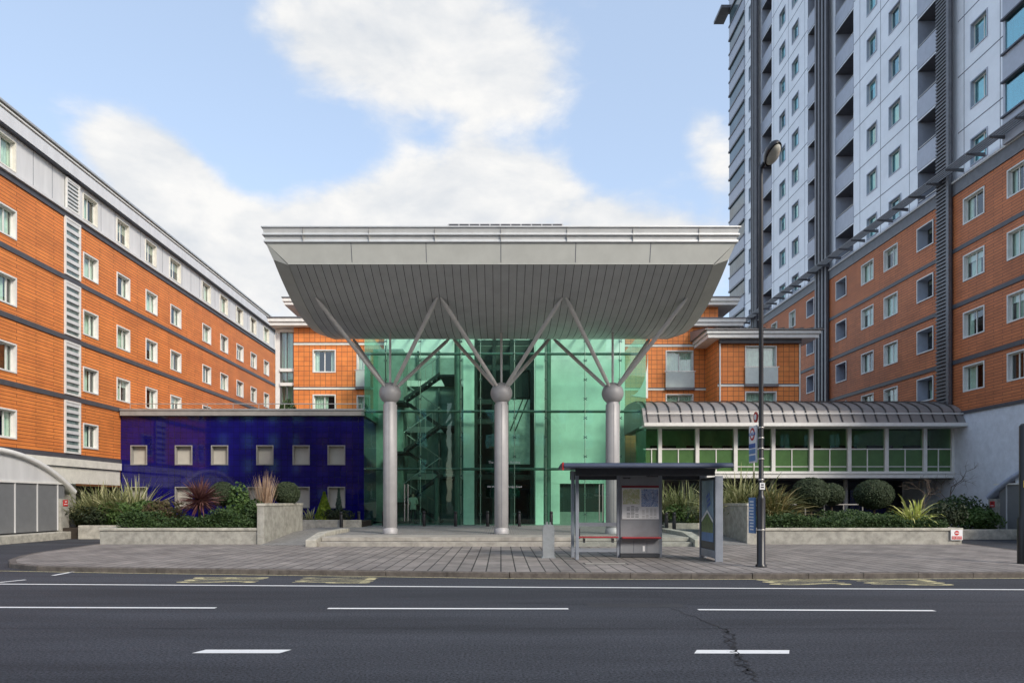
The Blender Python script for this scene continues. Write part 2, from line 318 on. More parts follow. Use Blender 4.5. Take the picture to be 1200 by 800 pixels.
# ------------------------------------------------------------------ mesh builder
ORG = {}
class MB:
    def __init__(s): s.v = []; s.f = []; s.m = []; s.mats = []; s.smooth = set()
    def mi(s, mat):
        if mat not in s.mats: s.mats.append(mat)
        return s.mats.index(mat)
    def add(s, vs, fs, mat, smooth=False):
        o = len(s.v); s.v += [tuple(p) for p in vs]; k = s.mi(mat)
        for f in fs:
            if smooth: s.smooth.add(len(s.f))
            s.f.append(tuple(i+o for i in f)); s.m.append(k)
    def quad(s, a, b, c, d, mat): s.add((a, b, c, d), ((0, 1, 2, 3),), mat)
    def box(s, x0, x1, y0, y1, z0, z1, mat):
        if x0 > x1: x0, x1 = x1, x0
        if y0 > y1: y0, y1 = y1, y0
        if z0 > z1: z0, z1 = z1, z0
        s.add([(x0,y0,z0),(x1,y0,z0),(x1,y1,z0),(x0,y1,z0),(x0,y0,z1),(x1,y0,z1),(x1,y1,z1),(x0,y1,z1)],
              [(0,3,2,1),(4,5,6,7),(0,1,5,4),(1,2,6,5),(2,3,7,6),(3,0,4,7)], mat)
    def tube(s, p0, p1, r0, mat, r1=None, n=14, cap=True):
        p0 = Vector(p0); p1 = Vector(p1); r1 = r0 if r1 is None else r1
        d = (p1-p0).normalized(); a = d.orthogonal().normalized(); b = d.cross(a)
        vs = []
        for p, r in ((p0, r0), (p1, r1)):
            for i in range(n):
                t = 2*math.pi*i/n; vs.append(p + a*(r*math.cos(t)) + b*(r*math.sin(t)))
        s.add(vs, [(i, (i+1) % n, n+(i+1) % n, n+i) for i in range(n)], mat, True)
        if cap: s.add(vs[:n], [tuple(range(n))[::-1]], mat); s.add(vs[n:], [tuple(range(n))], mat)
    def path(s, pts, r, mat, n=8):
        for a, b in zip(pts, pts[1:]): s.tube(a, b, r, mat, n=n)
    def lathe(s, c, prof, mat, n=28, smooth=True):
        vs = []; cx, cy = c
        for (r, z) in prof:
            for i in range(n):
                t = 2*math.pi*i/n; vs.append((cx+r*math.cos(t), cy+r*math.sin(t), z))
        fs = [(k*n+i, k*n+(i+1) % n, (k+1)*n+(i+1) % n, (k+1)*n+i) for k in range(len(prof)-1) for i in range(n)]
        s.add(vs, fs, mat, smooth)
    def ball(s, c, rx, ry, rz, mat, nu=24, nv=14):
        vs = []
        for j in range(nv+1):
            ph = math.pi*j/nv
            for i in range(nu):
                t = 2*math.pi*i/nu; vs.append((c[0]+rx*math.sin(ph)*math.cos(t), c[1]+ry*math.sin(ph)*math.sin(t), c[2]-rz*math.cos(ph)))
        fs = [(j*nu+i, j*nu+(i+1) % nu, (j+1)*nu+(i+1) % nu, (j+1)*nu+i) for j in range(nv) for i in range(nu)]
        s.add(vs, fs, mat, True)
    def extrude(s, poly, fn, a, b, mat, caps=True, smooth=False):
        """poly: list of 2-D points; fn(p, t) -> 3-D"""
        n = len(poly); A = [fn(p, a) for p in poly]; B = [fn(p, b) for p in poly]
        s.add(A+B, [(i, (i+1) % n, n+(i+1) % n, n+i) for i in range(n)], mat, smooth)
        if caps: s.add(A, [tuple(range(n))[::-1]], mat); s.add(B, [tuple(range(n))], mat)
    def mesh(s, name, org=(0, 0, 0)):
        me = bpy.data.meshes.new(name); o = Vector(org)
        me.from_pydata([tuple(Vector(p)-o) for p in s.v], [], s.f)
        for mt in s.mats: me.materials.append(M[mt] if isinstance(mt, str) else mt)
        me.polygons.foreach_set('material_index', s.m)
        if s.smooth: me.polygons.foreach_set('use_smooth', [i in s.smooth for i in range(len(s.f))])
        me.update(); return me
    def build(s, name, parent=None, loc=None, bevel=0):
        porg = ORG[parent.name] if parent else Vector((0, 0, 0))
        org = Vector(loc) if loc else porg
        o = bpy.data.objects.new(name, s.mesh(name, org)); COL.objects.link(o)
        o.location = org - porg
        if parent: o.parent = parent
        ORG[o.name] = org
        if bevel:
            md = o.modifiers.new('bevel', 'BEVEL'); md.width = bevel; md.segments = 2; md.limit_method = 'ANGLE'
        return o
def tag(o, label=None, cat=None, group=None, kind=None):
    if label: o['label'] = label
    if cat: o['category'] = cat
    if group: o['group'] = group
    if kind: o['kind'] = kind
    return o
def thing(name, label, cat, loc, group=None):
    o = bpy.data.objects.new(name, None); COL.objects.link(o); o.location = loc; o.empty_display_size = .3
    ORG[o.name] = Vector(loc); return tag(o, label, cat, group)
def struct(mb, name): return tag(mb.build(name), kind='structure')
def copy_part(src, parent, loc):
    c = src.copy(); COL.objects.link(c); c.parent = parent; c.location = loc; return c
def text(body, mat, size, mtx, parent, name='lettering', align='CENTER', extr=.002):
    cu = bpy.data.curves.new(name, 'FONT'); cu.body = body; cu.size = size; cu.align_x = align; cu.align_y = 'CENTER'; cu.extrude = extr
    to = bpy.data.objects.new('tmp', cu); COL.objects.link(to)
    dg = bpy.context.evaluated_depsgraph_get(); me = bpy.data.meshes.new_from_object(to.evaluated_get(dg))
    bpy.data.objects.remove(to)
    me.materials.clear(); me.materials.append(M[mat])
    porg = ORG[parent.name] if parent else Vector()
    me.transform(Matrix.Translation(-porg) @ mtx)
    o = bpy.data.objects.new(name, me); COL.objects.link(o)
    if parent: o.parent = parent
    ORG[o.name] = porg
    return o
FRONT = lambda x, y, z: Matrix.Translation((x, y, z)) @ Matrix.Rotation(R(90), 4, 'X')              # reads from -Y
WESTF = lambda x, y, z: Matrix.Translation((x, y, z)) @ Matrix.Rotation(R(-90), 4, 'Z') @ Matrix.Rotation(R(90), 4, 'X')   # reads from -X

# facade: left face (looks +X), right face (looks -X), front face (looks -Y)
class Facade:
    def __init__(s, side, at): s.side = side; s.at = at; s.rot = {'left': R(90), 'right': R(-90), 'front': 0}[side]
    def p(s, u, v, w=0):
        if s.side == 'left': return (s.at+w, u, v)
        if s.side == 'right': return (s.at-w, u, v)
        return (u, s.at-w, v)
    def box(s, mb, u0, u1, v0, v1, w0, w1, mat):
        a = s.p(u0, v0, w0); b = s.p(u1, v1, w1); mb.box(a[0], b[0], a[1], b[1], a[2], b[2], mat)
    def wall(s, mb, u0, u1, v0, v1, holes, mat, w=0):
        us = sorted({u0, u1, *[h for q in holes for h in q[:2] if u0 < h < u1]})
        vs = sorted({v0, v1, *[h for q in holes for h in q[2:] if v0 < h < v1]})
        for i in range(len(us)-1):
            run = None
            for j in range(len(vs)-1):
                cu = (us[i]+us[i+1])/2; cv = (vs[j]+vs[j+1])/2
                if any(h[0] < cu < h[1] and h[2] < cv < h[3] for h in holes): continue
                q = [s.p(us[i], vs[j], w), s.p(us[i+1], vs[j], w), s.p(us[i+1], vs[j+1], w), s.p(us[i], vs[j+1], w)]
                if s.side == 'right': q = q[::-1]
                mb.quad(*q, mat)
_wc = {}
def window_meshes(wd, ht, style, var, frame, pane):
    key = (round(wd, 2), round(ht, 2), style, var, frame, pane)
    if key in _wc: return _wc[key]
    a, b = wd/2, ht/2; m = MB(); t = .065 if style != 'attic' else .05
    deep = {'deep': .6, 'french': .2}.get(style, .17)
    for (x0, x1, z0, z1) in ((-a, a, b-t, b), (-a, a, -b, -b+t), (-a, -a+t, -b+t, b-t), (a-t, a, -b+t, b-t)):
        m.box(x0, x1, -.035, deep+.02, z0, z1, frame if style != 'deep' else 'tower_grey')
        if style == 'deep': m.box(x0, x1, -.05, -.036, z0, z1, frame)
    s_ = .045; ai, bi = a-t, b-t
    for (x0, x1, z0, z1) in ((-ai, ai, bi-s_, bi), (-ai, ai, -bi, -bi+s_), (-ai, -ai+s_, -bi+s_, bi-s_), (ai-s_, ai, -bi+s_, bi-s_)):
        m.box(x0, x1, deep-.03, deep+.03, z0, z1, 'white' if style != 'deep' else 'mid_metal')
    mull = {'half': 0.0, 'third': wd*.14, 'deep': None, 'plain': None, 'french': 0.0, 'attic': 0.0, 'dark': None}[style]
    if mull is not None: m.box(mull-.03, mull+.03, deep-.025, deep+.025, -bi+s_, bi-s_, 'white')
    # room behind
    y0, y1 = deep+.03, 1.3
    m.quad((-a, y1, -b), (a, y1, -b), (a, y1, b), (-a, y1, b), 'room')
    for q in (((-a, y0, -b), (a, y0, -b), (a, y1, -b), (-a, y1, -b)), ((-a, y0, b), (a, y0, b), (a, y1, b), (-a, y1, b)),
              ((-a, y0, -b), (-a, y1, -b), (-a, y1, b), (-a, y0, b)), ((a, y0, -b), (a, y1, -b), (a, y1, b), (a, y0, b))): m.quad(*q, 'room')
    # curtains: pleated strips
    rr = random.Random(hash((var, style)) % 9973 + var)
    spans = [[(-ai, -ai*.15), (ai*.35, ai)], [(-ai, ai*.3)], [(-ai*.1, ai)], [(-ai, -ai*.55), (ai*.55, ai)], [(-ai, ai)], [(-ai, -ai*.6)], [(-ai*.75, ai*.2)], [(ai*.5, ai)]][var % 8]
    if style == 'deep' and var % 3 == 0: spans = []
    for (x0, x1) in spans:
        k = max(3, int((x1-x0)/.045)); pv = None
        for i in range(k+1):
            x = x0+(x1-x0)*i/k; y = deep+.12+.025*math.sin(i*1.9)+rr.uniform(-.008, .008)
            if pv: m.quad((pv[0], pv[1], -bi), (x, y, -bi), (x, y, bi), (pv[0], pv[1], bi), 'curtain')
            pv = (x, y)
    if var in (5, 6, 2): m.box(-ai, ai, deep+.05, deep+.07, bi-2*bi*{5: .45, 6: .3, 2: .2}[var], bi, 'blind' if var != 6 else 'sign_white')
    p = MB(); p.quad((-ai, deep, -bi), (ai, deep, -bi), (ai, deep, bi), (-ai, deep, bi), pane)
    _wc[key] = (m.mesh('window'), p.mesh('pane')); return _wc[key]
def window(f, parent, u0, u1, v0, v1, style='half', var=0, frame='white', pane='pane', w=0, name='window'):
    fm, pm = window_meshes(u1-u0, v1-v0, style, var, frame, pane)
    o = bpy.data.objects.new(name, fm); COL.objects.link(o); o.parent = parent
    c = Vector(f.p((u0+u1)/2, (v0+v1)/2, w)); o.location = c-ORG[parent.name]; o.rotation_euler = (0, 0, f.rot); ORG[o.name] = c
    q = bpy.data.objects.new('pane', pm); COL.objects.link(q); q.parent = o
    return o

# pixel (1200 x 800 photograph) -> metres, used only for taking measurements
def gx(px, Y): return (px-587)/800*Y
def gz(py, Y): return 1.7+(587-py)/800*Y
def gp(px, py, z=0):
    Y = 800*(1.7-z)/(py-587); return ((px-587)/800*Y, Y)

# ================================================================== GROUND
m = MB(); m.quad((-2500, -2500, -.06), (2500, -2500, -.06), (2500, 2500, -.06), (-2500, 2500, -.06), 'ground'); struct(m, 'ground')
m = MB(); m.quad((-300, -30, 0), (300, -14, 0), (300, 44, 0), (-300, 44, 0), 'asphalt'); struct(m, 'road')
def strip(name, pts, wid, mat, z=.004):
    mm = MB()
    for (x0, y0), (x1, y1) in zip(pts, pts[1:]):
        dx, dy = x1-x0, y1-y0; l = math.hypot(dx, dy); nx, ny = -dy/l*wid/2, dx/l*wid/2
        mm.quad((x0-nx, y0-ny, z), (x1-nx, y1-ny, z), (x1+nx, y1+ny, z), (x0+nx, y0+ny, z), mat)
    return struct(mm, name)
# white edge line of the bus stop lane, long dashes, short dashes
strip('bus_lane_line', [(-40, 15.6), gp(0, 684), gp(600, 687.6), gp(1200, 690.6), (30, 12.6)], .11, 'white_paint')
for a, b in (((-215, 710.8), (-120, 711)), ((-8, 711.3), (253, 712)), ((384, 712.6), (666, 713)), ((818, 714), (1095, 715.2)), ((1225, 715.6), (1500, 716.6))):
    strip('lane_line', [gp(*a), gp(*b)], .11, 'white_paint')
for a, b in (((-350, 762), (-245, 762)), ((231, 763), (337, 763)), ((813, 763.3), (927, 763.6)), ((1395, 763.8), (1500, 764))):
    p0, p1 = gp(*a), gp(*b)
    mm = MB(); mm.quad((p0[0]-.02, p0[1]-.09, .004), (p1[0]-.06, p1[1]-.09, .004), (p1[0]+.02, p1[1]+.09, .004), (p0[0]+.06, p0[1]+.09, .004), 'white_paint'); struct(mm, 'lane_line')
# yellow kerb line and bus stop lettering
strip('kerb_yellow_line', [(-30, 17.1), (-13.4, 16.85), (-9.3, 16.2), (-4, 15.55), (.2, 15.02), (3.6, 14.85), (8, 14.9), (12, 15.1), (30, 16)], .07, 'yellow_paint')
strip('side_road_line', [gp(62, 674), gp(95, 668)], .1, 'white_paint')
strip('side_road_line', [gp(-10, 683), gp(30, 679)], .1, 'white_paint')
FLAT = lambda x, y, z, sx, sy: Matrix.Translation((x, y, z)) @ Matrix.Rotation(R(-90), 4, 'Z') @ Matrix.Diagonal((sx, sy, 1, 1)) 
for body, px in (('BUS', 257), ('STOP', 388), ('BUS', 934), ('STOP', 1050)):
    y = 14.75 - (px-257)*.00052
    o = text(body, 'yellow_paint', 1, FLAT(gx(px, y), y, .004, .62 if body == 'BUS' else .46, 2.4), None, 'road_lettering', extr=0); tag(o, kind='structure')
# cracks, joint seam and a repaired patch
rr = random.Random(3)
def crack(pts, wid, jit, steps=9):
    pp = []
    for (a, b) in zip(pts, pts[1:]):
        for i in range(steps):
            t = i/steps; pp.append((a[0]+(b[0]-a[0])*t+rr.uniform(-jit, jit), a[1]+(b[1]-a[1])*t+rr.uniform(-jit, jit)))
    pp.append(pts[-1]); mm = MB()
    for (x0, y0), (x1, y1) in zip(pp, pp[1:]):
        dx, dy = x1-x0, y1-y0; l = math.hypot(dx, dy)+1e-6; ww = wid*rr.uniform(.4, 1.3)/2; nx, ny = -dy/l*ww, dx/l*ww
        mm.quad((x0-nx, y0-ny, .005), (x1-nx, y1-ny, .005), (x1+nx, y1+ny, .005), (x0+nx, y0+ny, .005), 'crack')
    return struct(mm, 'road_crack')
crack([gp(790, 713), gp(830, 730), gp(848, 737)], .018, .05)
crack([gp(848, 737), gp(860, 745), gp(858, 762), gp(870, 772), gp(885, 798)], .022, .05, 14)
crack([gp(850, 738), gp(852, 752), gp(866, 765), gp(866, 778), gp(878, 790)], .016, .05, 14)
0 and crack([gp(855, 742), gp(866, 750), gp(864, 766), gp(880, 780)], .016, .06, 14)
crack([(-14, 9.17), (-4, 9.12), (3, 9.12), (14, 9.05)], .016, .015, 60)
strip('asphalt_patch', [gp(688, 708.5), gp(800, 709)], .4, 'patch', .002)
crack([gp(600, 706.5), gp(700, 707.5), gp(935, 707.5), gp(1200, 705)], .014, .02, 20)
# pavement, kerbs
KL = [(-14.95, 37), (-14.95, 25.8), (-14.3, 21.2), (-13.9, 19.9), (-13.25, 18.5), (-12.5, 17.5), (-11.3, 16.75), (-9.5, 16.35), (-4, 15.72), (.2, 15.2), (5.5, 15.0), (11.7, 15.25), (15.4, 15.6), (16.6, 16.4), (16.9, 18), (16.5, 21.4), (17.3, 25.6), (17.3, 37)]
m = MB(); n = len(KL); m.add([(x, y, .12) for x, y in KL], [tuple(range(n))], 'paving'); struct(m, 'pavement')
mk_ = MB()
def kerb_run(mm, pts, ht=.125, wid=.16, stone=1.35, z0=-.05):
    for (x0, y0), (x1, y1) in zip(pts, pts[1:]):
        dx, dy = x1-x0, y1-y0; l = math.hypot(dx, dy); k = max(1, round(l/stone)); ux, uy = dx/l, dy/l; nx, ny = uy, -ux
        for i in range(k):
            a = l*i/k+.006; b = l*(i+1)/k-.006; P = []
            h = ht+rr.uniform(-.004, .004)
            for (q, t) in ((a, 0), (b, 0), (b, wid), (a, wid)): P.append((x0+ux*q+nx*(wid/2-t), y0+uy*q+ny*(wid/2-t)))
            c = .02
            P2 = [(P[0][0]-nx*c, P[0][1]-ny*c), (P[1][0]-nx*c, P[1][1]-ny*c), P[2], P[3]]
            vs = [(x, y, z0) for x, y in P]+[(x, y, h-c) for x, y in P]+[(x, y, h) for x, y in P2]
            mm.add(vs, [(0,1,5,4),(1,2,6,5),(2,3,7,6),(3,0,4,7),(4,5,9,8),(5,6,10,9),(6,7,11,10),(7,4,8,11),(8,9,10,11)], 'kerb')
kerb_run(mk_, KL[1:-1]); struct(mk_, 'kerb')
# forecourt and ramps
m = MB()
m.quad((-8.9, 28.6, .42), (9.2, 28.6, .42), (9.2, 37.2, .42), (-8.9, 37.2, .42), 'setts')
m.quad((-8.68, 24.6, .124), (-6.75, 24.6, .124), (-6.75, 28.6, .42), (-8.68, 28.6, .42), 'setts')
m.quad((7.05, 24.6, .124), (9.0, 24.6, .124), (9.0, 28.6, .42), (7.05, 28.6, .42), 'setts')
struct(m, 'forecourt')
# entrance steps (one built thing)
st = thing('entrance_steps', 'two shallow pale stone steps with low side kerbs before the glass hall', 'steps', (.15, 24, .12))
m = MB(); m.box(-6.4, 6.7, 23.85, 28.6, .05, .27, 'step'); m.build('lower_step', st, bevel=.012)
m = MB(); m.box(-6.38, 6.68, 24.25, 26.0, .28, .424, 'step'); m.box(-6.38, 6.68, 26.01, 28.59, .28, .422, 'setts'); m.build('upper_step', st, bevel=.012)
for x in (-6.58, 6.88):
    m = MB(); pr = [(23.6, .1), (28.9, .1), (28.9, .56), (25.2, .56), (23.6, .36)]
    m.extrude(pr, lambda p, t: (t, p[0], p[1]), x-.17, x+.17, 'concrete_cap'); m.build('side_kerb', st, bevel=.015)

# ================================================================== LEFT ORANGE BLOCK
LX = -20.5; FL = Facade('left', LX); NEAR_L, FAR_L = 26.2, 64.2
uL = lambda px: 800*20.5/(587-px)
blk = thing('apartment_block', 'long orange slatted apartment block with pale attic storey along the left', 'apartment building', (-27, 45, 0))
bands = [3.85, 6.62, 9.42, 12.24]
cols = [(-32, -10), (-3, 19), (97, 114.7), (136.5, 152), (170.5, 184), (199.5, 212), (237, 247), (258, 267), (277, 285), (293.5, 300.5), (309, 315)]
strips = [(74.5, 93), (322.5, 327.8)]
wins = []
for bi, b in enumerate(bands):
    for (a, c) in (cols if bi else cols[:3]): wins.append((uL(a), uL(c), b+.46, b+1.70))
m = MB(); FL.wall(m, NEAR_L, FAR_L, 3.85, 15.25, wins, 'orange'); m.quad((-20.5, NEAR_L, 3.85), (-40, NEAR_L, 3.85), (-40, NEAR_L, 15.25), (-20.5, NEAR_L, 15.25), 'orange')
m.quad((-20.5, FAR_L, 0), (-40, FAR_L, 0), (-40, FAR_L, 15.25), (-20.5, FAR_L, 15.25), 'orange')
m.build('wall', blk)
for i, h in enumerate(wins): window(FL, blk, *h, style=random.choice(('third', 'half', 'third')), var=random.randrange(8))
m = MB()
for b in bands: FL.box(m, NEAR_L, FAR_L, b-.13, b+.09, .004, .05, 'band')
FL.box(m, NEAR_L, FAR_L, 15.05, 15.3, .004, .06, 'band'); m.build('storey_band', blk)
def louvre_strip(f, parent, u0, u1, v0, v1, n=7):
    mm = MB(); t = .09
    f.box(mm, u0, u1, v0, v1, .004, .02, 'louvre_glass')
    for q in ((u0, u0+t, v0, v1), (u1-t, u1, v0, v1), (u0+t, u1-t, v0, v0+t), (u0+t, u1-t, v1-t, v1)): f.box(mm, *q, .021, .09, 'white')
    hh = (v1-v0-2*t)/n
    for i in range(n): f.box(mm, u0+t, u1-t, v0+t+hh*(i+.52), v0+t+hh*(i+.98), .022, .07, 'pale_panel')
    return mm.build('louvre_window', parent)
tops = bands[1:]+[15.25]
for (a, c) in strips:
    for b, t in zip(bands, tops): louvre_strip(FL, blk, uL(a), uL(c), b+.12, t-.16)
# cream base
m = MB(); FL.box(m, NEAR_L, 36.7, 3.35, 3.72, .0, .12, 'cream'); FL.box(m, NEAR_L, 36.7, 2.55, 3.3, -.1, .02, 'cream'); FL.box(m, NEAR_L, 36.7, 3.3, 3.35, -.1, -.02, 'joint')
m.build('base_panel', blk)
m = MB(); FL.box(m, NEAR_L, 42, 0, 2.55, -3.0, -2.8, 'room'); FL.box(m, NEAR_L, NEAR_L+.4, 0, 2.55, -2.8, -.15, 'concrete'); FL.box(m, 33, 33.4, 0, 2.55, -.8, -.3, 'concrete'); m.build('undercroft', blk)
# attic
aw = [(-60, -45), (-10, 19), (97.5, 114.5), (137, 151.5), (170.5, 183.5), (199, 212), (237, 247), (258, 267), (277, 285), (293.5, 300.5), (309, 315.5), (322.5, 328)]
aholes = [(uL(a), uL(c), 15.55, 16.85) for (a, c) in aw]
m = MB(); FL.wall(m, NEAR_L, FAR_L, 15.3, 17.05, aholes, 'pale_panel', -.02)
for i in range(30):
    y = NEAR_L+1.2+i*1.27
    if y < FAR_L and not any(h[0]-.1 < y < h[1]+.1 for h in aholes): FL.box(m, y, y+.02, 15.35, 17.05, -.02, -.015, 'joint')
m.build('attic_wall', blk)
for i, h in enumerate(aholes): window(FL, blk, *h, style='attic', var=random.randrange(8), frame='cream', w=-.02)
louvre_strip(FL, blk, uL(76), uL(92), 15.5, 16.95)
m = MB()
FL.box(m, NEAR_L-.15, FAR_L+.15, 15.3, 15.42, .0, .16, 'pale_panel')            # ledge
m.build('ledge', blk)
m = MB()
FL.box(m, NEAR_L-.5, FAR_L+.5, 17.05, 17.12, -.3, .20, 'dark_metal')
FL.box(m, NEAR_L-.5, FAR_L+.5, 17.12, 17.66, -.3, .24, 'light_panel')
FL.box(m, NEAR_L-.5, FAR_L+.5, 17.66, 17.74, -.3, .16, 'dark_metal')
FL.box(m, NEAR_L-.5, FAR_L+.5, 17.74, 17.80, -.3, .27, 'white')
FL.box(m, NEAR_L-.5, FAR_L+.5, 17.80, 17.90, -.3, .16, 'dark_metal')
m.extrude([(.30, 17.90), (.30, 17.97), (.0, 18.25), (-10, 18.9), (-20, 17.93)], lambda p, t: (LX+p[0], t, p[1]), NEAR_L-.55, FAR_L+.55, 'roof_metal')
m.build('roof', blk)
m = MB(); m.box(-40, -20.7, NEAR_L+.02, FAR_L-.02, 15.3, 17.05, 'pale_panel'); 
# arched entrance shelter in front of it
ar = thing('arched_entrance', 'white arched roof over grey mesh screens beside the orange block', 'entrance', (-20.2, 27, 0))
AX = -19.8
def arc_pts(y0, z0, y1, z1, y2, z2, n=20):
    # circle through three points in (y, z)
    ax, ay, bx, by, cx, cy = y0, z0, y1, z1, y2, z2
    d = 2*(ax*(by-cy)+bx*(cy-ay)+cx*(ay-by))
    ux = ((ax*ax+ay*ay)*(by-cy)+(bx*bx+by*by)*(cy-ay)+(cx*cx+cy*cy)*(ay-by))/d
    uy = ((ax*ax+ay*ay)*(cx-bx)+(bx*bx+by*by)*(ax-cx)+(cx*cx+cy*cy)*(bx-ax))/d
    r = math.hypot(ax-ux, ay-uy); t0 = math.atan2(z2-uy, y2-ux); t1 = math.pi-t0
    return [(ux+r*math.cos(t0+(t1-t0)*i/n), uy+r*math.sin(t0+(t1-t0)*i/n)) for i in range(n+1)], (ux, uy, r)
def arch(root, X, pts3, back, sgn, zbase, pil_u):
    pts, (cy, cz, r) = arc_pts(*pts3)
    k = (r-.2)/r
    inner = [(cy+(p[0]-cy)*k, cz+(p[1]-cz)*k) for p in pts]
    mm = MB()
    for i in range(len(pts)-1):
        a, b, c, d = pts[i], pts[i+1], inner[i+1], inner[i]
        F = [(X, *a), (X, *b), (X, *c), (X, *d)]; B = [(back, *a), (back, *b), (back, *c), (back, *d)]
        mm.add(F+B, [(0,1,2,3),(7,6,5,4),(0,4,5,1),(2,6,7,3)], 'white' if sgn < 0 else 'panel_blue_grey', True)
    a, d = pts[0], inner[0]; mm.quad((X, *a), (X, *d), (back, *d), (back, *a), 'white' if sgn < 0 else 'panel_blue_grey')
    mm.build('arched_roof', root)
    mm = MB(); ends = (min(p[0] for p in inner), max(p[0] for p in inner))
    xi = X+sgn*.12
    top = [p for p in inner if p[1] > 2.52]
    # upper pale panel segment
    poly = [(xi, p[0], p[1]) for p in top]
    y_hi = max(p[0] for p in top); y_lo = min(p[0] for p in top)
    poly2 = [(xi, y_lo, 2.5)] + poly[::-1] + [(xi, y_hi, 2.5)]
    mm.add(poly2, [tuple(range(len(poly2)))], 'pale_panel' if sgn < 0 else 'plaster')
    mm.build('fanlight', root)
    mm = MB()
    y = ends[1]-1.1
    while y > ends[0]+.6:
        mm.box(xi-.02, xi+.02, y-.02, y+.02, zbase, 2.5, 'pale_panel'); y -= 1.35
    mm.box(xi-.035, xi+.035, ends[0]+.6, ends[1]-.3, 2.46, 2.54, 'white'); mm.build('mullions', root)
    mm = MB(); mm.box(xi+sgn*.05, xi+sgn*.02, ends[0]+.5, ends[1]-.6, zbase, 2.46, 'mesh_grey'); mm.build('mesh_screen', root)
    mm = MB(); mm.box(X-sgn*.02, back, pil_u-.28, pil_u+.28, .0, 1.82, 'concrete'); mm.build('pillar', root)
    return ends

arch(ar, AX, (26.6, 3.84, 29.2, 3.47, 31.9, 2.18), -20.42, -1, .4, 31.0)
m = MB(); m.box(-19.78, -19.76, 30.84, 31.15, 1.48, 1.76, 'sign_red'); s = m.build('sign_plate', ar)
m = MB(); m.box(-19.757, -19.752, 30.93, 31.06, 1.66, 1.70, 'sign_white'); m.box(-19.757, -19.752, 30.88, 31.11, 1.55, 1.58, 'sign_white'); m.build('sign_marking', s)
m = MB(); m.box(-20.4, -19.4, 15, 33.5, 0, .34, 'concrete_cap'); tag(m.build('low_wall', bevel=.02), 'low pale kerb wall under the arched entrance by the side road', 'low wall')

# ================================================================== BLUE WING
BY = 36.8; FB = Facade('front', BY)
bw = thing('blue_tiled_wing', 'low two storey wing of glossy deep blue tiles with square beige windows', 'building', (-14, 40, .2))
bx = [(153, 172.5), (205, 225.5), (247.5, 267.5), (300.5, 320.5), (343, 363), (384, 404.5)]
bh = [(gx(a, BY), gx(c, BY), gz(544.5, BY), gz(521.5, BY)) for a, c in bx]
bh += [(gx(a, BY), gx(c, BY), gz(595, BY), gz(570, BY)) for a, c in ((153, 172.5), (205, 225.5), (290, 312), (343, 363), (384, 404.5))]
XR = gx(426.5, BY)
m = MB(); FB.wall(m, LX, XR, 0, 6.28, bh, 'blue'); m.quad((XR, BY, 0), (XR, 44, 0), (XR, 44, 6.28), (XR, BY, 6.28), 'blue'); m.build('wall', bw)
for h in bh:
    mm = MB(); t = .05
    for q in ((h[0], h[1], h[3]-t, h[3]), (h[0], h[1], h[2], h[2]+t), (h[0], h[0]+t, h[2]+t, h[3]-t), (h[1]-t, h[1], h[2]+t, h[3]-t)): FB.box(mm, *q, -.3, .025, 'flatgrey')
    o = mm.build('window', bw)
    mm = MB(); k = 12; y0 = BY+.24
    mm.quad((h[0], y0, h[2]), (h[1], y0, h[2]), (h[1], y0, h[3]), (h[0], y0, h[3]), 'blind'); mm.build('blind', o)
m = MB(); m.box(LX+.1, XR+.1, BY-.25, 44.5, 6.285, 6.62, 'flatgrey'); m.box(LX+.1, XR+.15, BY-.3, BY-.26, 6.56, 6.64, 'roof_metal'); m.build('coping', bw)
m = MB(); zr = 7.0
m.tube((LX+.3, BY+.4, zr), (XR-.2, BY+.4, zr), .022, 'steel', n=8)
for i in range(10): x = LX+.3+i*(XR-LX-.5)/9; m.tube((x, BY+.4, 6.62), (x, BY+.4, zr), .018, 'steel', n=8)
m.build('roof_rail', bw)

# ================================================================== CENTRAL ORANGE BUILDING BEHIND
cb = thing('central_apartment_block', 'orange tiled apartment block behind the glass hall with white eaves', 'apartment building', (0, 50, 0))
FC1 = Facade('front', 43.0); FC2 = Facade('front', 44.0); FC3 = Facade('front', 41.6)
h1 = [(gx(366.5, 43), gx(393.5, 43), gz(436.5, 43), gz(409.5, 43)), (gx(366.5, 43), gx(393.5, 43), gz(489, 43), gz(462, 43)), (gx(418, 43), gx(434, 43), gz(454, 43), gz(413, 43)), (gx(418, 43), gx(434, 43), gz(505, 43), gz(463, 43))]
m = MB(); FC1.wall(m, -13.05, -3, 0, 13.2, h1, 'orange_tile'); m.quad((-13.05, 43, 0), (-13.05, 43, 13.2), (-13.05, 56, 13.2), (-13.05, 56, 0), 'orange_tile')
m.quad((-3, 43, 0), (-3, 44, 0), (-3, 44, 13.2), (-3, 43, 13.2), 'orange_tile')
h2 = [(gx(780, 44), gx(812.5, 44), gz(455, 44), gz(410.5, 44)), (gx(780, 44), gx(812.5, 44), gz(506, 44), gz(461.5, 44))]
FC2.wall(m, -3, 14.0, 0, 14.3, h2, 'orange_tile'); m.quad((14.0, 44, 0), (14.0, 56, 0), (14.0, 56, 14.3), (14.0, 44, 14.3), 'orange_tile')
h3 = [(gx(873, 41.6), gx(910, 41.6), gz(451, 41.6), gz(405, 41.6)), (gx(873, 41.6), gx(910, 41.6), gz(505, 41.6), gz(458.5, 41.6))]
FC3.wall(m, 13.2, 18.25, 0, 11.6, h3, 'orange_tile'); m.quad((13.2, 41.6, 0), (13.2, 44, 0), (13.2, 44, 11.6), (13.2, 41.6, 11.6), 'orange_tile'); m.quad((18.25, 41.6, 0), (18.25, 50, 0), (18.25, 50, 11.6), (18.25, 41.6, 11.6), 'orange_tile')
m.build('wall', cb)
window(FC1, cb, *h1[0], style='half', var=3); window(FC1, cb, *h1[1], style='half', var=1)
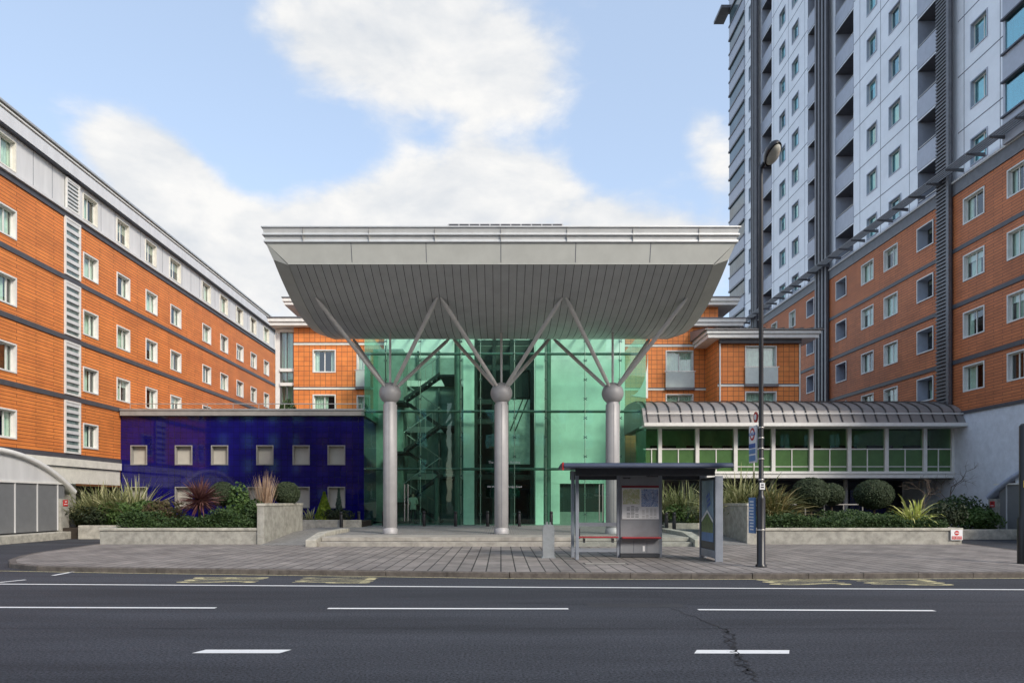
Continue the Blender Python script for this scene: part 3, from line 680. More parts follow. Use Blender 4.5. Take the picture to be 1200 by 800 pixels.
for f, hs in ((FC1, h1[2:]), (FC2, h2), (FC3, h3)):
    for h in hs: window(f, cb, *h, style='french', var=4)
for f, h in ((FC1, h1[2]), (FC2, h2[0]), (FC3, h3[0])):
    m = MB(); f.box(m, h[0]-.05, h[1]+.05, h[2]-.12, h[2]+.02, .0, .22, 'mid_metal')
    f.box(m, h[0]-.1, h[1]+.1, h[2]+1.05, h[2]+1.1, .14, .19, 'steel')
    f.box(m, h[0]-.03, h[1]+.03, h[2]+.05, h[2]+1.03, .15, .165, 'frosted'); m.build('juliet_balcony', cb)
m = MB()
for f, u0, u1, zs in ((FC1, -13.05, -3, (gz(404, 43), gz(456, 43))), (FC2, -3, 13.2, (gz(406, 44), gz(457, 44))), (FC3, 13.2, 18.25, (gz(452.5, 41.6),))):
    for z in zs:
        hs = [h for h in h3+h2+h1 if f is FC3 and h in h3 or f is FC2 and h in h2 or f is FC1 and h in h1]
        cuts = sorted([(h[0]-.06, h[1]+.06) for h in hs if h[2]-.2 < z < h[3]+.02]); a = u0
        for c in cuts+[(u1, u1)]:
            if c[0] > a: f.box(m, a, min(c[0], u1), z-.02, z+.10, .004, .05, 'cream'); f.box(m, a, min(c[0], u1), z+.10, z+.16, .004, .03, 'band')
            a = c[1]
m.build('storey_band', cb)
def eave(mm, x0, x1, y0, y1, z, t=.5):
    mm.box(x0, x1, y0, y1, z, z+t*.42, 'white'); mm.box(x0-.1, x1+.1, y0-.1, y1, z+t*.44, z+t*.86, 'white'); mm.box(x0-.15, x1+.15, y0-.16, y1, z+t*.88, z+t, 'mid_metal')
m = MB(); eave(m, -14.4, -3, 42.5, 56, gz(381, 42.5)); m.build('upper_eave', cb); m = MB(); eave(m, -14.6, -4, 46, 56, gz(357, 46)); m.box(-12, -4, 46.6, 56, 13.7, gz(357, 46), 'orange_tile'); m.build('upper_eave', cb); m = MB()
eave(m, 12, 15.5, 43.6, 50, gz(381.5, 43.6)); m.build('upper_eave', cb); m = MB(); eave(m, 11, 15.1, 43.5, 50, gz(357, 43.5)); m.build('upper_eave', cb)
m = MB(); y0 = 40.9; zz = gz(395, y0)
m.box(12.45, 19.1, y0+.1, 50, zz, zz+.22, 'white'); m.box(12.35, 19.2, y0, 50, zz+.24, zz+.42, 'white')
m.extrude([(y0-.1, zz+.44), (y0-.1, zz+.50), (45, zz+1.25), (50, zz+.5), (50, zz+.44)], lambda p, t: (t, p[0], p[1]), 12.2, 19.35, 'seam_roof')
for i in range(13):
    x = 12.35+i*.57; m.extrude([(y0-.1, zz+.505), (y0-.1, zz+.57), (45, zz+1.32), (45, zz+1.255)], lambda p, t: (t, p[0], p[1]), x, x+.05, 'seam')
m.box(13.25, 18.2, 41.3, 41.58, zz-.25, zz, 'band'); m.build('low_roof', cb)
m = MB(); m.tube((13.32, 41.5, 2), (13.32, 41.5, zz), .05, 'white', n=8); m.tube((18.18, 41.52, 2), (18.18, 41.52, zz), .05, 'cream', n=8); m.build('downpipe', cb)
# glazed stair bay at its left corner
m = MB(); m.box(-13.9, -13.15, 43.4, 43.6, 6, 12.6, 'pane')
m.build('bay_glazing', cb)
m = MB()
for z in (6.3, 7.1, 9.0, 9.9, 12.4): m.box(-14.0, -13.1, 43.2, 44.6, z, z+.2, 'white')
for x in (-13.98, -13.6, -13.2): m.box(x, x+.06, 43.3, 43.39, 6, 12.6, 'mid_metal')
m.box(-14.3, -14.02, 43.3, 44.5, 4, 12.6, 'white'); m.build('bay_slab', cb)
m = MB(); m.box(-13.9, -13.1, 44.0, 44.1, 5, 12.5, 'inwall'); m.build('bay_wall', cb)

# ================================================================== TOWER
RX = 24.4; FR = Facade('right', RX); N0, F0 = 27.2, 73.4; TOP = 60
uR = lambda px: 800*RX/(px-587)
tw = thing('apartment_tower', 'tall pale panelled apartment tower rising from a orange clad base on the right', 'apartment tower', (34, 48, 0))
ob = [6.35, 9.16, 12.16, 15.15]
ocols = [(904, 911, 'half'), (925, 932.5, 'half'), (945.5, 954.5, 'deep'), (980, 992.3, 'deep'), (1009.5, 1024, 'half'), (1036, 1052.3, 'half'), (1075, 1094.5, 'deep'), (1129, 1154, 'half'), (1180.5, 1202, 'half'), (1228, 1252, 'half')]
oh = []
for b in ob:
    for (a, c, s_) in ocols: oh.append((uR(c), uR(a), b+1.08, b+2.45, s_))
m = MB(); FR.wall(m, N0, F0, 6.35, 18.1, [h[:4] for h in oh], 'orange_shaded', 0)
m.quad((RX, N0, 0), (RX+22, N0, 0), (RX+22, N0, 18.1), (RX, N0, 18.1), 'orange_shaded'); m.build('orange_base_wall', tw)
for h in oh: window(FR, tw, *h[:4], style=h[4], var=random.randrange(8), pane='pane' if h[4] != 'deep' else 'pane')
m = MB()
for b in ob[1:]: FR.box(m, N0, F0, b-.13, b+.09, .004, .05, 'band')
FR.box(m, N0, F0, 6.28, 6.45, .004, .10, 'band'); FR.box(m, N0, F0, 18.1, 18.75, -.3, .06, 'mid_metal'); m.build('storey_band', tw)
m = MB(); m.quad((RX-.03, N0, 0), (RX-.03, F0, 0), (RX-.03, F0, 6.28), (RX-.03, N0, 6.28), 'plaster'); m.build('plaster_base', tw)
# pale upper storeys, set back a little
FU = Facade('right', RX+.22)
cw = [(875, 881, 12), (910.5, 917.5, 11), (925, 933, 10), (1012, 1024, 8), (1037.5, 1052, 7), (1132.5, 1152.5, 5)]
rec = [(890, 901.5), (943.5, 956.5), (975.5, 996.5), (1071, 1099.5)]
uh = []; rh = []
for (a, c, k) in cw:
    for i in range(k): b = 18.2+3*i; uh.append((uR(c), uR(a), b+1.0, b+2.45))
for (a, c) in rec:
    for i in range(14): b = 18.75+3*i-.55; rh.append((uR(c), uR(a), b+1.15 if i else 19.2, b+2.85))
m = MB(); FU.wall(m, N0, F0, 18.75, TOP, uh+rh, 'tower')
FU2 = lambda y: [(RX+.22, y, 18.75), (RX+22, y, 18.75), (RX+22, y, TOP), (RX+.22, y, TOP)]
m.quad(*FU2(N0), 'tower'); m.quad(*FU2(F0), 'tower'); m.quad((RX+.22, N0, TOP), (RX+22, N0, TOP), (RX+22, F0, TOP), (RX+.22, F0, TOP), 'tower_grey'); m.build('panel_wall', tw)
for i, h in enumerate(uh): window(FU, tw, *h, style='third', var=random.randrange(8), frame='tower_grey', pane='pane_tower')
# recessed balconies: one part per column of the facade
for ci, (a, c) in enumerate(rec):
    m = MB(); u0, u1 = uR(c), uR(a)
    for (q0, q1, v0, v1) in [h for h in rh if abs(h[0]-u0) < 1e-6]:
        p = lambda u, v, w_: FU.p(u, v, w_)
        m.quad(p(u0, v0-1, -1.3), p(u1, v0-1, -1.3), p(u1, v1, -1.3), p(u0, v1, -1.3), 'tower_grey')
        for uu in (u0, u1): m.quad(p(uu, v0-1, 0), p(uu, v0-1, -1.3), p(uu, v1, -1.3), p(uu, v1, 0), 'tower_grey')
        m.quad(p(u0, v1, 0), p(u1, v1, 0), p(u1, v1, -1.3), p(u0, v1, -1.3), 'mid_metal')
        m.quad(p(u0, v0-1, 0), p(u1, v0-1, 0), p(u1, v0-1, -1.3), p(u0, v0-1, -1.3), 'tower_grey')
        FU.box(m, u0+.25*(u1-u0), u1-.15*(u1-u0), v0-.95, v1-.25, -1.29, -1.25, 'shelter_dark')
        FU.box(m, u0, u1, v0+.12, v0+.16, -.08, -.04, 'steel')
        FU.box(m, u0-.02, u1+.02, v0-1.2, v0-.02, .003, .03, 'tower_grey')
    m.build('balcony_stack', tw)
# joints in the panels
m = MB()
pil = [(882, 889.5), (957, 972.5), (1100, 1117.5)]
segs = [(N0, uR(1118)), (uR(1071), uR(997)), (uR(943), uR(902)), (uR(881.8), F0)]
for i in range(14):
    z = 18.2+3*i+.25
    if z < 18.8: continue
    for (a, c) in segs: FU.box(m, min(a, c), max(a, c), z, z+.05, .003, .008, 'joint')
for px in (870.5, 904, 921, 940, 1004, 1028, 1061.5, 1125, 1167):
    u = uR(px); FU.box(m, u-.015, u+.015, 18.8, TOP, .0025, .007, 'joint')
m.build('panel_joint', tw)
for (a, c) in pil:
    m = MB(); u0, u1 = uR(c), uR(a); wd = u1-u0
    FR.box(m, u0, u1, 6.0, TOP, .06, .12, 'dark_metal')
    if a == 1100:
        z = 6.1
        while z < 45: FR.box(m, u0+.25, u1-.03, z, z+.09, .121, .2, 'mid_metal'); z += .2
        FR.box(m, u0, u0+.22, 6.0, TOP, .121, .28, 'mid_metal')
    else:
        for i in range(4): FR.box(m, u0+wd*(i*.25+.04), u0+wd*(i*.25+.16), 6.0, TOP, .121, .25, 'mid_metal')
    m.build('service_riser', tw)
# corner balconies of the far end and the projecting bay at the near end
u0, u1 = uR(870), F0
m = MB()
for i in range(14):
    z = 18.2+3*i
    FU.box(m, u0, u1, z+1.5, z+2.86, .004, .03, 'loggia_glass'); FU.box(m, u0-.02, u1+.1, z+2.86, z+3.05, .0, .16, 'mid_metal'); FU.box(m, u0-.02, u1+.1, z+1.34, z+1.5, .0, .14, 'mid_metal')
    FU.box(m, u0, u1+.05, z+.05, z+1.34, .004, .08, 'tower_grey')
m.box(RX-.9, RX+.2, F0-.6, F0+2.0, 54.3, 54.6, 'mid_metal'); m.build('corner_balcony', tw)
m = MB(); u0, u1 = 27.5, uR(1181.5)
for i in range(8):
    z = 19.0+3*i-.2
    FU.box(m, u0, u1, z, z+1.25, .004, .5, 'tower_grey'); FU.box(m, u0, u1, z+1.25, z+1.33, .004, .62, 'joint'); FU.box(m, u0, u1, z+2.92, z+3.0, .004, .62, 'joint')
    FU.box(m, u0+.05, u1-.05, z+1.33, z+2.92, .004, .1, 'room')
    for k in range(4): uu = u0+(u1-u0-.12)*k/3; FU.box(m, uu, uu+.12, z+1.33, z+2.92, .101, .47, 'tower_grey')
b_ = m.build('projecting_bay', tw)
m = MB()
for i in range(8): z = 18.8+3*i; FU.box(m, u0+.06, u1-.06, z+1.33, z+2.92, .40, .42, 'pane_tower')
m.build('pane', b_)
# sun louvre ledge
m = MB()
for k in range(5): FR.box(m, N0, F0, 19.25-.02*k, 19.31-.02*k, .25+.17*k, .31+.17*k, 'mid_metal')
y = N0+.6
while y < F0:
    m.extrude([(.06, 19.0), (1.05, 19.1), (1.05, 19.16), (.06, 19.2)], lambda p, t: (RX-p[0], t, p[1]), y, y+.06, 'mid_metal'); y += 1.62
FR.box(m, N0, F0, 18.752, 18.85, -.2, .12, 'pale_panel'); m.build('sun_louvre', tw)
# arched entrance on the right
ar2 = thing('arched_entrance', 'blue grey arched roof over grey screens against the plastered tower base', 'entrance', (23.9, 30, 0))
arch(ar2, 23.5, (28.5, 3.75, 30.7, 3.2, 33.1, 1.95), 24.33, 1, .2, 32.6)
m = MB(); m.box(23.46, 23.475, 32.45, 32.75, 1.42, 1.7, 'sign_red'); s = m.build('sign_plate', ar2)
m = MB(); m.box(23.452, 23.457, 32.55, 32.66, 1.6, 1.65, 'ink'); m.box(23.452, 23.457, 32.5, 32.7, 1.48, 1.51, 'sign_white'); m.build('sign_marking', s)
m = MB(); m.box(22.9, 24.3, 18, 33.2, 0, .2, 'concrete_cap'); m.box(17.5, 24.3, 33.2, 33.6, 0, .2, 'concrete_cap'); tag(m.build('low_wall', bevel=.02), 'low pale kerb along the foot of the plastered tower wall', 'low wall')

# ================================================================== RIGHT WALKWAY WING
ww = thing('walkway_wing', 'raised glazed walkway wing with curved grey seamed roof and green panels', 'building', (16, 38, 0))
X0, X1 = gx(754, 36.8), 24.36; WY = 36.8
prof = []
for i in range(9): t = i/8*math.pi/2; prof.append((36.0+.55*0+4.6*(1-math.cos(t))*1.0, 6.25+1.15*math.sin(t)))
low = [(35.75, 5.82), (36.0, 6.25)]
m = MB()
top = low[:1]+prof; poly = top+[(41.5, 7.3), (41.5, 5.7), (35.85, 5.7)]
m.extrude(poly, lambda p, t: (t, p[0], p[1]), X0-.2, X1, 'seam_roof')
m.build('roof', ww)
x = X0
while x < X1-.1:
    m = MB()
    for a, b in zip(top, top[1:]):
        m.add([(x, a[0]-.01, a[1]+.02), (x+.04, a[0]-.01, a[1]+.02), (x+.04, b[0]-.01, b[1]+.02), (x, b[0]-.01, b[1]+.02),
               (x, a[0]-.05, a[1]+.065), (x+.04, a[0]-.05, a[1]+.065), (x+.04, b[0]-.05, b[1]+.065), (x, b[0]-.05, b[1]+.065)],
              [(0,1,5,4),(4,5,6,7),(0,4,7,3),(1,2,6,5),(2,3,7,6)], 'seam')
    m.build('roof_seam', ww); x += .6
m = MB(); m.box(X0-.2, X1, 35.62, 35.76, 5.62, 5.80, 'white'); m.box(X0-.2, X1, 35.86, WY+.1, 5.6, 5.69, 'white'); m.tube((X0, 35.88, 6.3), (X1, 35.88, 6.3), .03, 'white', n=8); m.build('gutter', ww)
PX = [773, 816.7, 861.5, 905.6, 950, 994.5, 1038, 1083, 1116]
za, zb = gz(552, WY), 5.6
for px in PX:
    x = gx(px, WY); m = MB(); m.box(x-.1, x+.1, WY-.12, WY+.12, za, zb, 'white'); m.build('post', ww, loc=(x, WY, za), bevel=.01)
m = MB(); m.box(X0, X1, WY-.15, WY+.1, 2.95, za-.004, 'white'); m.box(X0, X1, WY-.2, WY-.151, za-.14, za-.06, 'white'); m.box(X0, X1, WY+.1, 42, 2.9, 3.0, 'mid_metal'); m.build('floor_beam', ww)
m = MB(); zm = gz(526, WY); m.box(X0, X1, WY-.03, WY+.03, zm-.03, zm+.03, 'white'); zl = gz(546.5, WY); m.box(X0, X1, WY-.03, WY+.03, zl-.02, zl+.02, 'white')
edges = [754]+PX
for a, b in zip(edges, edges[1:]):
    x = (gx(a, WY)+gx(b, WY))/2; m.box(x-.025, x+.025, WY-.028, WY+.028, za, zm-.03, 'white')
m.build('glazing_bar', ww)
for a, b in zip(edges, edges[1:]):
    xa, xb = gx(a, WY)+.1, gx(b, WY)-.1
    m = MB(); m.quad((xa, WY+.01, zm), (xb, WY+.01, zm), (xb, WY+.01, zb), (xa, WY+.01, zb), 'green_glass'); m.build('upper_pane', ww)
    m = MB(); m.quad((xa, WY+.012, za), (xb, WY+.012, za), (xb, WY+.012, zm), (xa, WY+.012, zm), 'green_panel'); m.build('lower_panel', ww)
m = MB(); m.quad((X0, 38.8, 3), (X1, 38.8, 3), (X1, 38.8, 5.7), (X0, 38.8, 5.7), 'wing_wall')
for i in range(8):
    x = X0+.8+i*2.05; m.box(x, x+1.45, 38.7, 38.79, 3.9, 4.85, 'room')
m.build('inner_wall', ww)
m = MB(); m.quad((X0, 41.4, 0), (X1, 41.4, 0), (X1, 41.4, 2.95), (X0, 41.4, 2.95), 'dark_metal'); m.box(gx(998, 41), gx(1040, 41), 41.2, 41.35, .3, 2.4, 'blue'); m.build('undercroft_wall', ww)
for px in (800, 905, 991, 1083):
    x = gx(px, 38); m = MB(); m.tube((x, 38, 0), (x, 38, 2.9), .12, 'flatgrey'); m.build('support_column', ww)

# ================================================================== GLASS HALL
gh = thing('glass_hall', 'tall green glazed entrance hall behind the canopy columns', 'building', (0, 39, .42))
GY = 36.3; GX0, GX1 = gx(427, GY), gx(757, GY); GT = 11.0; GB = .42
vx = [427, 452, 492, 540, 563, 603, 640, 686, 727, 757]
zrows = [GB, gz(549, GY), gz(481, GY), gz(413, GY), GT]
for a, b in zip(vx, vx[1:]):
    for z0, z1 in zip(zrows, zrows[1:]):
        m = MB(); e = .008; m.quad((gx(a, GY)+e, GY, z0+e), (gx(b, GY)-e, GY, z0+e), (gx(b, GY)-e, GY, z1-e), (gx(a, GY)+e, GY, z1-e), 'hall_glass'); m.build('glass_panel', gh)
m = MB(); m.quad((GX1, GY, GB), (GX1, 42.5, GB), (GX1, 42.5, GT), (GX1, GY, GT), 'hall_glass'); m.quad((GX0, GY, 6.3), (GX0, 42.5, 6.3), (GX0, 42.5, GT), (GX0, GY, GT), 'hall_glass'); m.build('side_glazing', gh)
m = MB(); m.quad((GX0, GY, GT), (GX1, GY, GT), (GX1, 42.8, 12.3), (GX0, 42.8, 12.3), 'roof_glass')
m.build('roof_glazing', gh)
m = MB()
for i in range(17): x = GX0+i*(GX1-GX0)/16; m.add([(x-.03, GY, GT-.14), (x+.03, GY, GT-.14), (x+.03, GY, GT-.02), (x-.03, GY, GT-.02), (x-.03, 42.7, 12.14), (x+.03, 42.7, 12.14), (x+.03, 42.7, 12.26), (x-.03, 42.7, 12.26)], [(0,1,2,3),(7,6,5,4),(0,4,5,1),(1,5,6,2),(2,6,7,3),(3,7,4,0)], 'mid_metal')
m.build('roof_beam', gh)
for z in zrows[1:4]:
    m = MB(); m.tube((GX0, GY+.35, z), (GX1, GY+.35, z), .075, 'green_steel', n=12)
    for px in vx: m.tube((gx(px, GY), GY+.02, z), (gx(px, GY), GY+.35, z), .03, 'steel', n=8)
    m.build('cross_tube', gh)

def reg(mb):
    return mb
for px in vx[1:-1]:
    x = gx(px, GY); m = MB(); m.tube((x, GY+.22, GB), (x, GY+.22, GT-.1), .022, 'steel', n=8)
    z = GB+.6
    while z < GT:
        m.tube((x-.09, GY+.03, z-.06), (x+.09, GY+.03, z+.06), .022, 'mid_metal', n=6); m.tube((x-.09, GY+.03, z+.06), (x+.09, GY+.03, z-.06), .022, 'mid_metal', n=6)
        m.tube((x, GY+.03, z), (x, GY+.22, z), .02, 'mid_metal', n=6); z += 1.02
    m.build('tie_rod', gh)
m = MB(); m.box(-1.0, GX1, 42.5, 42.6, 0, 12.2, 'inwall'); m.build('rear_wall', gh)
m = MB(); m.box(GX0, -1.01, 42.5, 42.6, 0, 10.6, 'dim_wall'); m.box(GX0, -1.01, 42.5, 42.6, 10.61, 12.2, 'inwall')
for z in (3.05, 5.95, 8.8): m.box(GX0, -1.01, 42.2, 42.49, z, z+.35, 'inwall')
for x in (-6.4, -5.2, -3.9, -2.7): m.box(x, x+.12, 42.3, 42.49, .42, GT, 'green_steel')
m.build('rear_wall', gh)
m = MB(); m.box(gx(645, 38.6), gx(726, 38.6), 38.6, 38.9, 2.7, gz(421, 38.6), 'inwall'); m.box(gx(645, 38.6), gx(656, 38.6), 38.6, 38.9, .42, 2.69, 'inwall'); m.box(gx(708, 38.6), gx(726, 38.6), 38.6, 38.9, .42, 2.69, 'inwall')
m.box(gx(656, 38.6), gx(708, 38.6), 38.85, 38.9, .42, 2.69, 'indark'); m.box(gx(656, 38.6), gx(708, 38.6), 38.7, 38.84, .42, 1.1, 'flatgrey'); m.build('lobby_wall', gh)
m = MB(); m.box(GX0, GX1, GY+.05, 42.4, .38, .424, 'infloor'); m.build('floor', gh)
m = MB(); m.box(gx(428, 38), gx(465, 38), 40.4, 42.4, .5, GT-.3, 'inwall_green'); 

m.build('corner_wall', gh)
# lift shaft
m = MB(); la, lb, ly = gx(556, 38), gx(626, 38), 38.0
for x0, x1 in ((la, la+.16), (la+1.0, la+1.2), (lb-1.35, lb-1.15), (lb-.22, lb)): m.box(x0, x1, ly, ly+2.2, .42, 10.8, 'indark')
for z in (2.9, 3.5, 6.0, 7.1, 9.0, 10.4): m.box(la+.16, lb-.22, ly+.05, ly+.2, z, z+.28, 'indark')
m.box(la+.16, lb-.22, ly+2.0, ly+2.2, .42, 10.8, 'dark_back'); 
m.box(la+1.9, lb-.24, ly-.06, ly-.02, 3.75, 7.35, 'lift_reflection')  # pale sheet painted in for a reflection on the lift shaft
for dx in (0, .28): m.add([(la+1.95+dx, ly-.07, 5.6), (la+2.02+dx, ly-.07, 5.6), (lb-.6+dx, ly-.07, 7.35), (lb-.67+dx, ly-.07, 7.35)], [(0, 1, 2, 3)], 'indark'); m.box(la+2.2, lb-.35, ly+.3, ly+.35, .5, 2.6, 'lime_panel'); 
m.box(lb-1.1, lb-.3, ly+.26, ly+.29, 7.5, 9.3, 'indark')
m.build('lift_shaft', gh)
for pa, pb in ((543, 555.5), (627.5, 637)):
    m = MB(); m.box(gx(pa, 37.3), gx(pb, 37.3), 37.3, 37.7, .42, 10.6, 'inwall'); m.build('pilaster', gh)
for px in (536, 642):
    m = MB(); m.tube((gx(px, 37.4), 37.4, .42), (gx(px, 37.4), 37.4, 10.8), .17, 'green_steel'); m.build('inner_column', gh)
m = MB(); m.tube((gx(512, 38.2), 38.2, .42), (gx(512, 38.2), 38.2, 3.0), .16, 'green_steel'); m.build('inner_column', gh)
# curved white screen at the right end
m = MB(); pts = []
for i in range(11): t = i/10; pts.append((gx(740+17*t**.55, 37.0), gz(466-46*t**1.7, 37.0)))
poly = pts+[(gx(757, 37), gz(467.5, 37))]
poly = [(gx(757, 37), gz(468, 37)), (gx(737, 37), gz(465, 37))]+[(gx(737+20*math.sin(i/8*math.pi/2), 37), gz(465-48*(1-math.cos(i/8*math.pi/2)), 37)) for i in range(1, 9)]
m.extrude(poly, lambda p, t: (p[0], t, p[1]), 36.5, 36.6, 'white'); m.build('curved_screen', gh)
for px in (474.5, 478.5, 702, 706):
    x = gx(px, GY); m = MB(); m.tube((x, GY-.1, .65), (x, GY-.1, 2.6), .03, 'steel', n=10)
    for z in (.8, 2.4): m.tube((x, GY-.1, z), (x, GY, z), .02, 'steel', n=8)
    m.build('door_handle', gh)
text('The Perspective Building', 'sign_white', .17, FRONT(gx(591, GY), GY-.012, gz(541.5, GY)), gh)
text('100 Westminster Bridge Road', 'sign_white', .15, FRONT(gx(591, GY), GY-.012, gz(570, GY)), gh)
# staircase inside
sc_ = thing('staircase', 'dark zigzag steel staircase seen through the left of the green glass', 'staircase', (-4.5, 39.5, .42))
def flight(x0, z0, x1, z1, y, wd=1.0):
    mm = MB(); k = 8
    for yy in (y, y+wd): mm.add([(x0, yy, z0-.06), (x1, yy, z1-.06), (x1, yy, z1+.14), (x0, yy, z0+.14), (x0, yy+.05, z0-.06), (x1, yy+.05, z1-.06), (x1, yy+.05, z1+.14), (x0, yy+.05, z0+.14)],
                                [(0,1,2,3),(7,6,5,4),(0,4,5,1),(3,2,6,7),(0,3,7,4),(1,5,6,2)], 'indark')
    for i in range(k):
        t0, t1 = i/k, (i+1)/k; xa, xb = x0+(x1-x0)*t0, x0+(x1-x0)*t1; z = z0+(z1-z0)*(t1); mm.box(xa, xb, y+.05, y+wd, z-.05, z, 'mid_metal')
    f_ = mm.build('flight', sc_)
    mm = MB(); mm.tube((x0, y+.02, z0+1.05), (x1, y+.02, z1+1.05), .025, 'steel', n=8)
    for i in range(6): t = i/5; x = x0+(x1-x0)*t; z = z0+(z1-z0)*t; mm.tube((x, y+.02, z), (x, y+.02, z+1.05), .016, 'steel', n=6)
    mm.build('handrail', f_)
for k in range(3):
    zb_ = 1.65+2.88*k
    flight(-5.5, zb_, -3.45, zb_+1.45, 38.6)
    flight(-3.45, zb_-1.43 if k else .42, -5.5, zb_, 39.9)
    m = MB(); m.box(-6.6, -5.5, 38.6, 40.95, zb_-.12, zb_, 'indark'); m.build('landing', sc_)
    m = MB(); m.box(-3.45, -2.4, 38.6, 42, zb_+1.33, zb_+1.45, 'indark'); m.build('landing', sc_)
m = MB()
for x in (-6.5, -2.45): m.tube((x, 38.65, .42), (x, 38.65, 10.5), .06, 'indark')
m.build('post', sc_)

# ================================================================== CANOPY
cp = thing('entrance_canopy', 'great grey hull shaped metal canopy with ribbed curved underside over the forecourt', 'canopy', (0, 27, 8.3))
CC, KZ, ZL = 27.0, .0563, 8.35
def sz(y): return ZL+KZ*(y-CC)**2
YF, YB = 22.5, 31.5; HX = 7.0
ys = [YF+(YB-YF)*i/26 for i in range(27)]
m = MB()
for a, b in zip(ys, ys[1:]): m.quad((-HX, a, sz(a)+.05), (HX, a, sz(a)+.05), (HX, b, sz(b)+.05), (-HX, b, sz(b)+.05), 'soffit_gap')
NP = 52; pw = 2*HX/NP
for i in range(NP):
    x0 = -HX+i*pw+.008; x1 = x0+pw-.016; vs_ = []
    for y in ys: vs_ += [(x0, y, sz(y)), (x1, y, sz(y))]
    m.add(vs_, [(2*k+1, 2*k, 2*k+2, 2*k+3) for k in range(len(ys)-1)], 'soffit', True)
    for off in (0, 1): 
        e = [(vs_[2*k+off]) for k in range(len(ys))]
        m.add(e+[(p[0], p[1], p[2]+.06) for p in e], [(k, k+1, len(e)+k+1, len(e)+k) for k in range(len(e)-1)], 'soffit_gap')
m.build('soffit', cp)
for s in (-1, 1):
    m = MB(); e0 = [(s*HX, y, sz(y)-.01) for y in ys]; e1 = [(s*(HX+.5), y, sz(y)+.16) for y in ys]; e2 = [(s*(HX+.69), YF-.2+(YB-YF+.4)*i/26, 10.14) for i in range(27)]
    n_ = len(ys); m.add(e0+e1, [(k, k+1, n_+k+1, n_+k) for k in range(n_-1)], 'fascia', True)
    m.add(e1+e2, [(k, k+1, n_+k+1, n_+k) for k in range(n_-1)], 'fascia')
    m.build('end_panel', cp)
def fasc(sy):
    f = lambda y: CC+sy*(y-CC)
    m = MB()
    A = [(-HX-.69, f(22.3), 10.15), (HX+.69, f(22.3), 10.15), (HX, f(22.5), 9.5), (-HX, f(22.5), 9.5)]
    m.quad(*A, 'fascia')
    for s in (-1, 1): m.add([(s*(HX+.69), f(22.3), 10.15), (s*HX, f(22.5), 9.47), (s*(HX+.5), f(22.5), sz(22.5)+.16)], [(0, 1, 2)], 'fascia')
    m.box(-HX-.02, HX+.02, f(22.495), f(22.53), 9.50, 9.548, 'fascia')
    for x in (-4.9, -2.45, 0, 2.45, 4.9):
        m.add([(x-.01, f(22.297), 10.148), (x+.01, f(22.297), 10.148), (x+.01, f(22.478), 9.552), (x-.01, f(22.478), 9.552)], [(0, 1, 2, 3)], 'joint')
    m.build('fascia', cp)
fasc(1); fasc(-1)
m = MB()
pro = [(.57, 10.0), (.62, 10.01), (.62, 10.07), (.575, 10.10), (.60, 10.22), (.66, 10.225), (.66, 10.27), (.615, 10.30), (.65, 10.46), (.69, 10.465), (.69, 10.50), (.3, 10.50), (.3, 10.0)]
def ring(o): return [(-HX-o-.12, CC-4.13-o), (HX+o+.12, CC-4.13-o), (HX+o+.12, CC+4.13+o), (-HX-o-.12, CC+4.13+o)]
vs_ = []
for o, z in pro: vs_ += [(x, y, z) for x, y in ring(o)]; vs_[-4:] = [(x, y, z+.14) for x, y in ring(o)]
m.add(vs_, [(4*k+i, 4*k+(i+1) % 4, 4*(k+1)+(i+1) % 4, 4*(k+1)+i) for k in range(len(pro)-1) for i in range(4)], 'rim')
for i in range(7):
    x = -6.45+i*2.15; m.box(x-.005, x+.005, CC-4.13-.664, CC-4.13-.58, 10.17, 10.6, 'flatgrey')
m.build('rim', cp)
m = MB(); m.quad((-HX-.4, CC-4.4, 10.55), (HX+.4, CC-4.4, 10.55), (HX+.4, CC+4.4, 10.55), (-HX-.4, CC+4.4, 10.55), 'roof_metal'); m.build('roof_deck', cp)
m = MB(); m.extrude([(-2.0, 10.56), (-1.75, 10.94), (2.05, 10.94), (2.3, 10.56)], lambda p, t: (p[0], t, p[1]), 22.75, 25, 'grey_panel')
for i in range(11): m.box(-1.72+i*.345, -1.42+i*.345, 22.72, 22.745, 10.6, 10.91, 'dark_metal')
m.build('rooflight', cp)
labs = ['canopy column with ball head and steel struts, left one before the zigzag staircase', 'canopy column with ball head and steel struts, middle one hiding the glass lettering', 'canopy column with ball head and steel struts, right one behind the bus shelter']
for i, cx in enumerate((-4.38, 0.02, 4.42)):
    c = thing('canopy_column', labs[i], 'column', (cx, CC, .42), 'columns carrying the entrance canopy')
    m = MB(); m.lathe((cx, CC), [(.29, .424), (.29, .62), (.25, .64), (.25, .67), (.273, .69), (.273, 5.5), (.24, 5.54), (.24, 5.62)], 'column', 36)
    for t in (R(-90), R(90), R(0), R(180)): m.box(cx+.27*math.cos(t)-.006, cx+.27*math.cos(t)+.006, CC+.27*math.sin(t)-.006, CC+.27*math.sin(t)+.006, .7, 5.5, 'joint')
    m.build('shaft', c)
    m = MB(); m.ball((cx, CC, 5.96), .43, .43, .43, 'column', 40, 24); m.build('ball_head', c)
    m = MB(); m.tube((cx, CC, 6.3), (cx, CC, sz(CC)), .045, 'strut'); m.build('pole', c)
    for sx in (-1, 1):
        for sy in (-1, 1):
            m = MB(); e = Vector((cx+sx*2.14, CC+sy*3.0, sz(CC+3.0)-.0)); s0 = Vector((cx, CC, 5.96)); d = (e-s0).normalized()
            m.tube(s0+d*.4, s0+d*.75, .055, 'strut', .075); m.tube(s0+d*.75, e-d*.35, .075, 'strut', n=16); m.tube(e-d*.35, e, .075, 'strut', .03); m.build('strut', c)

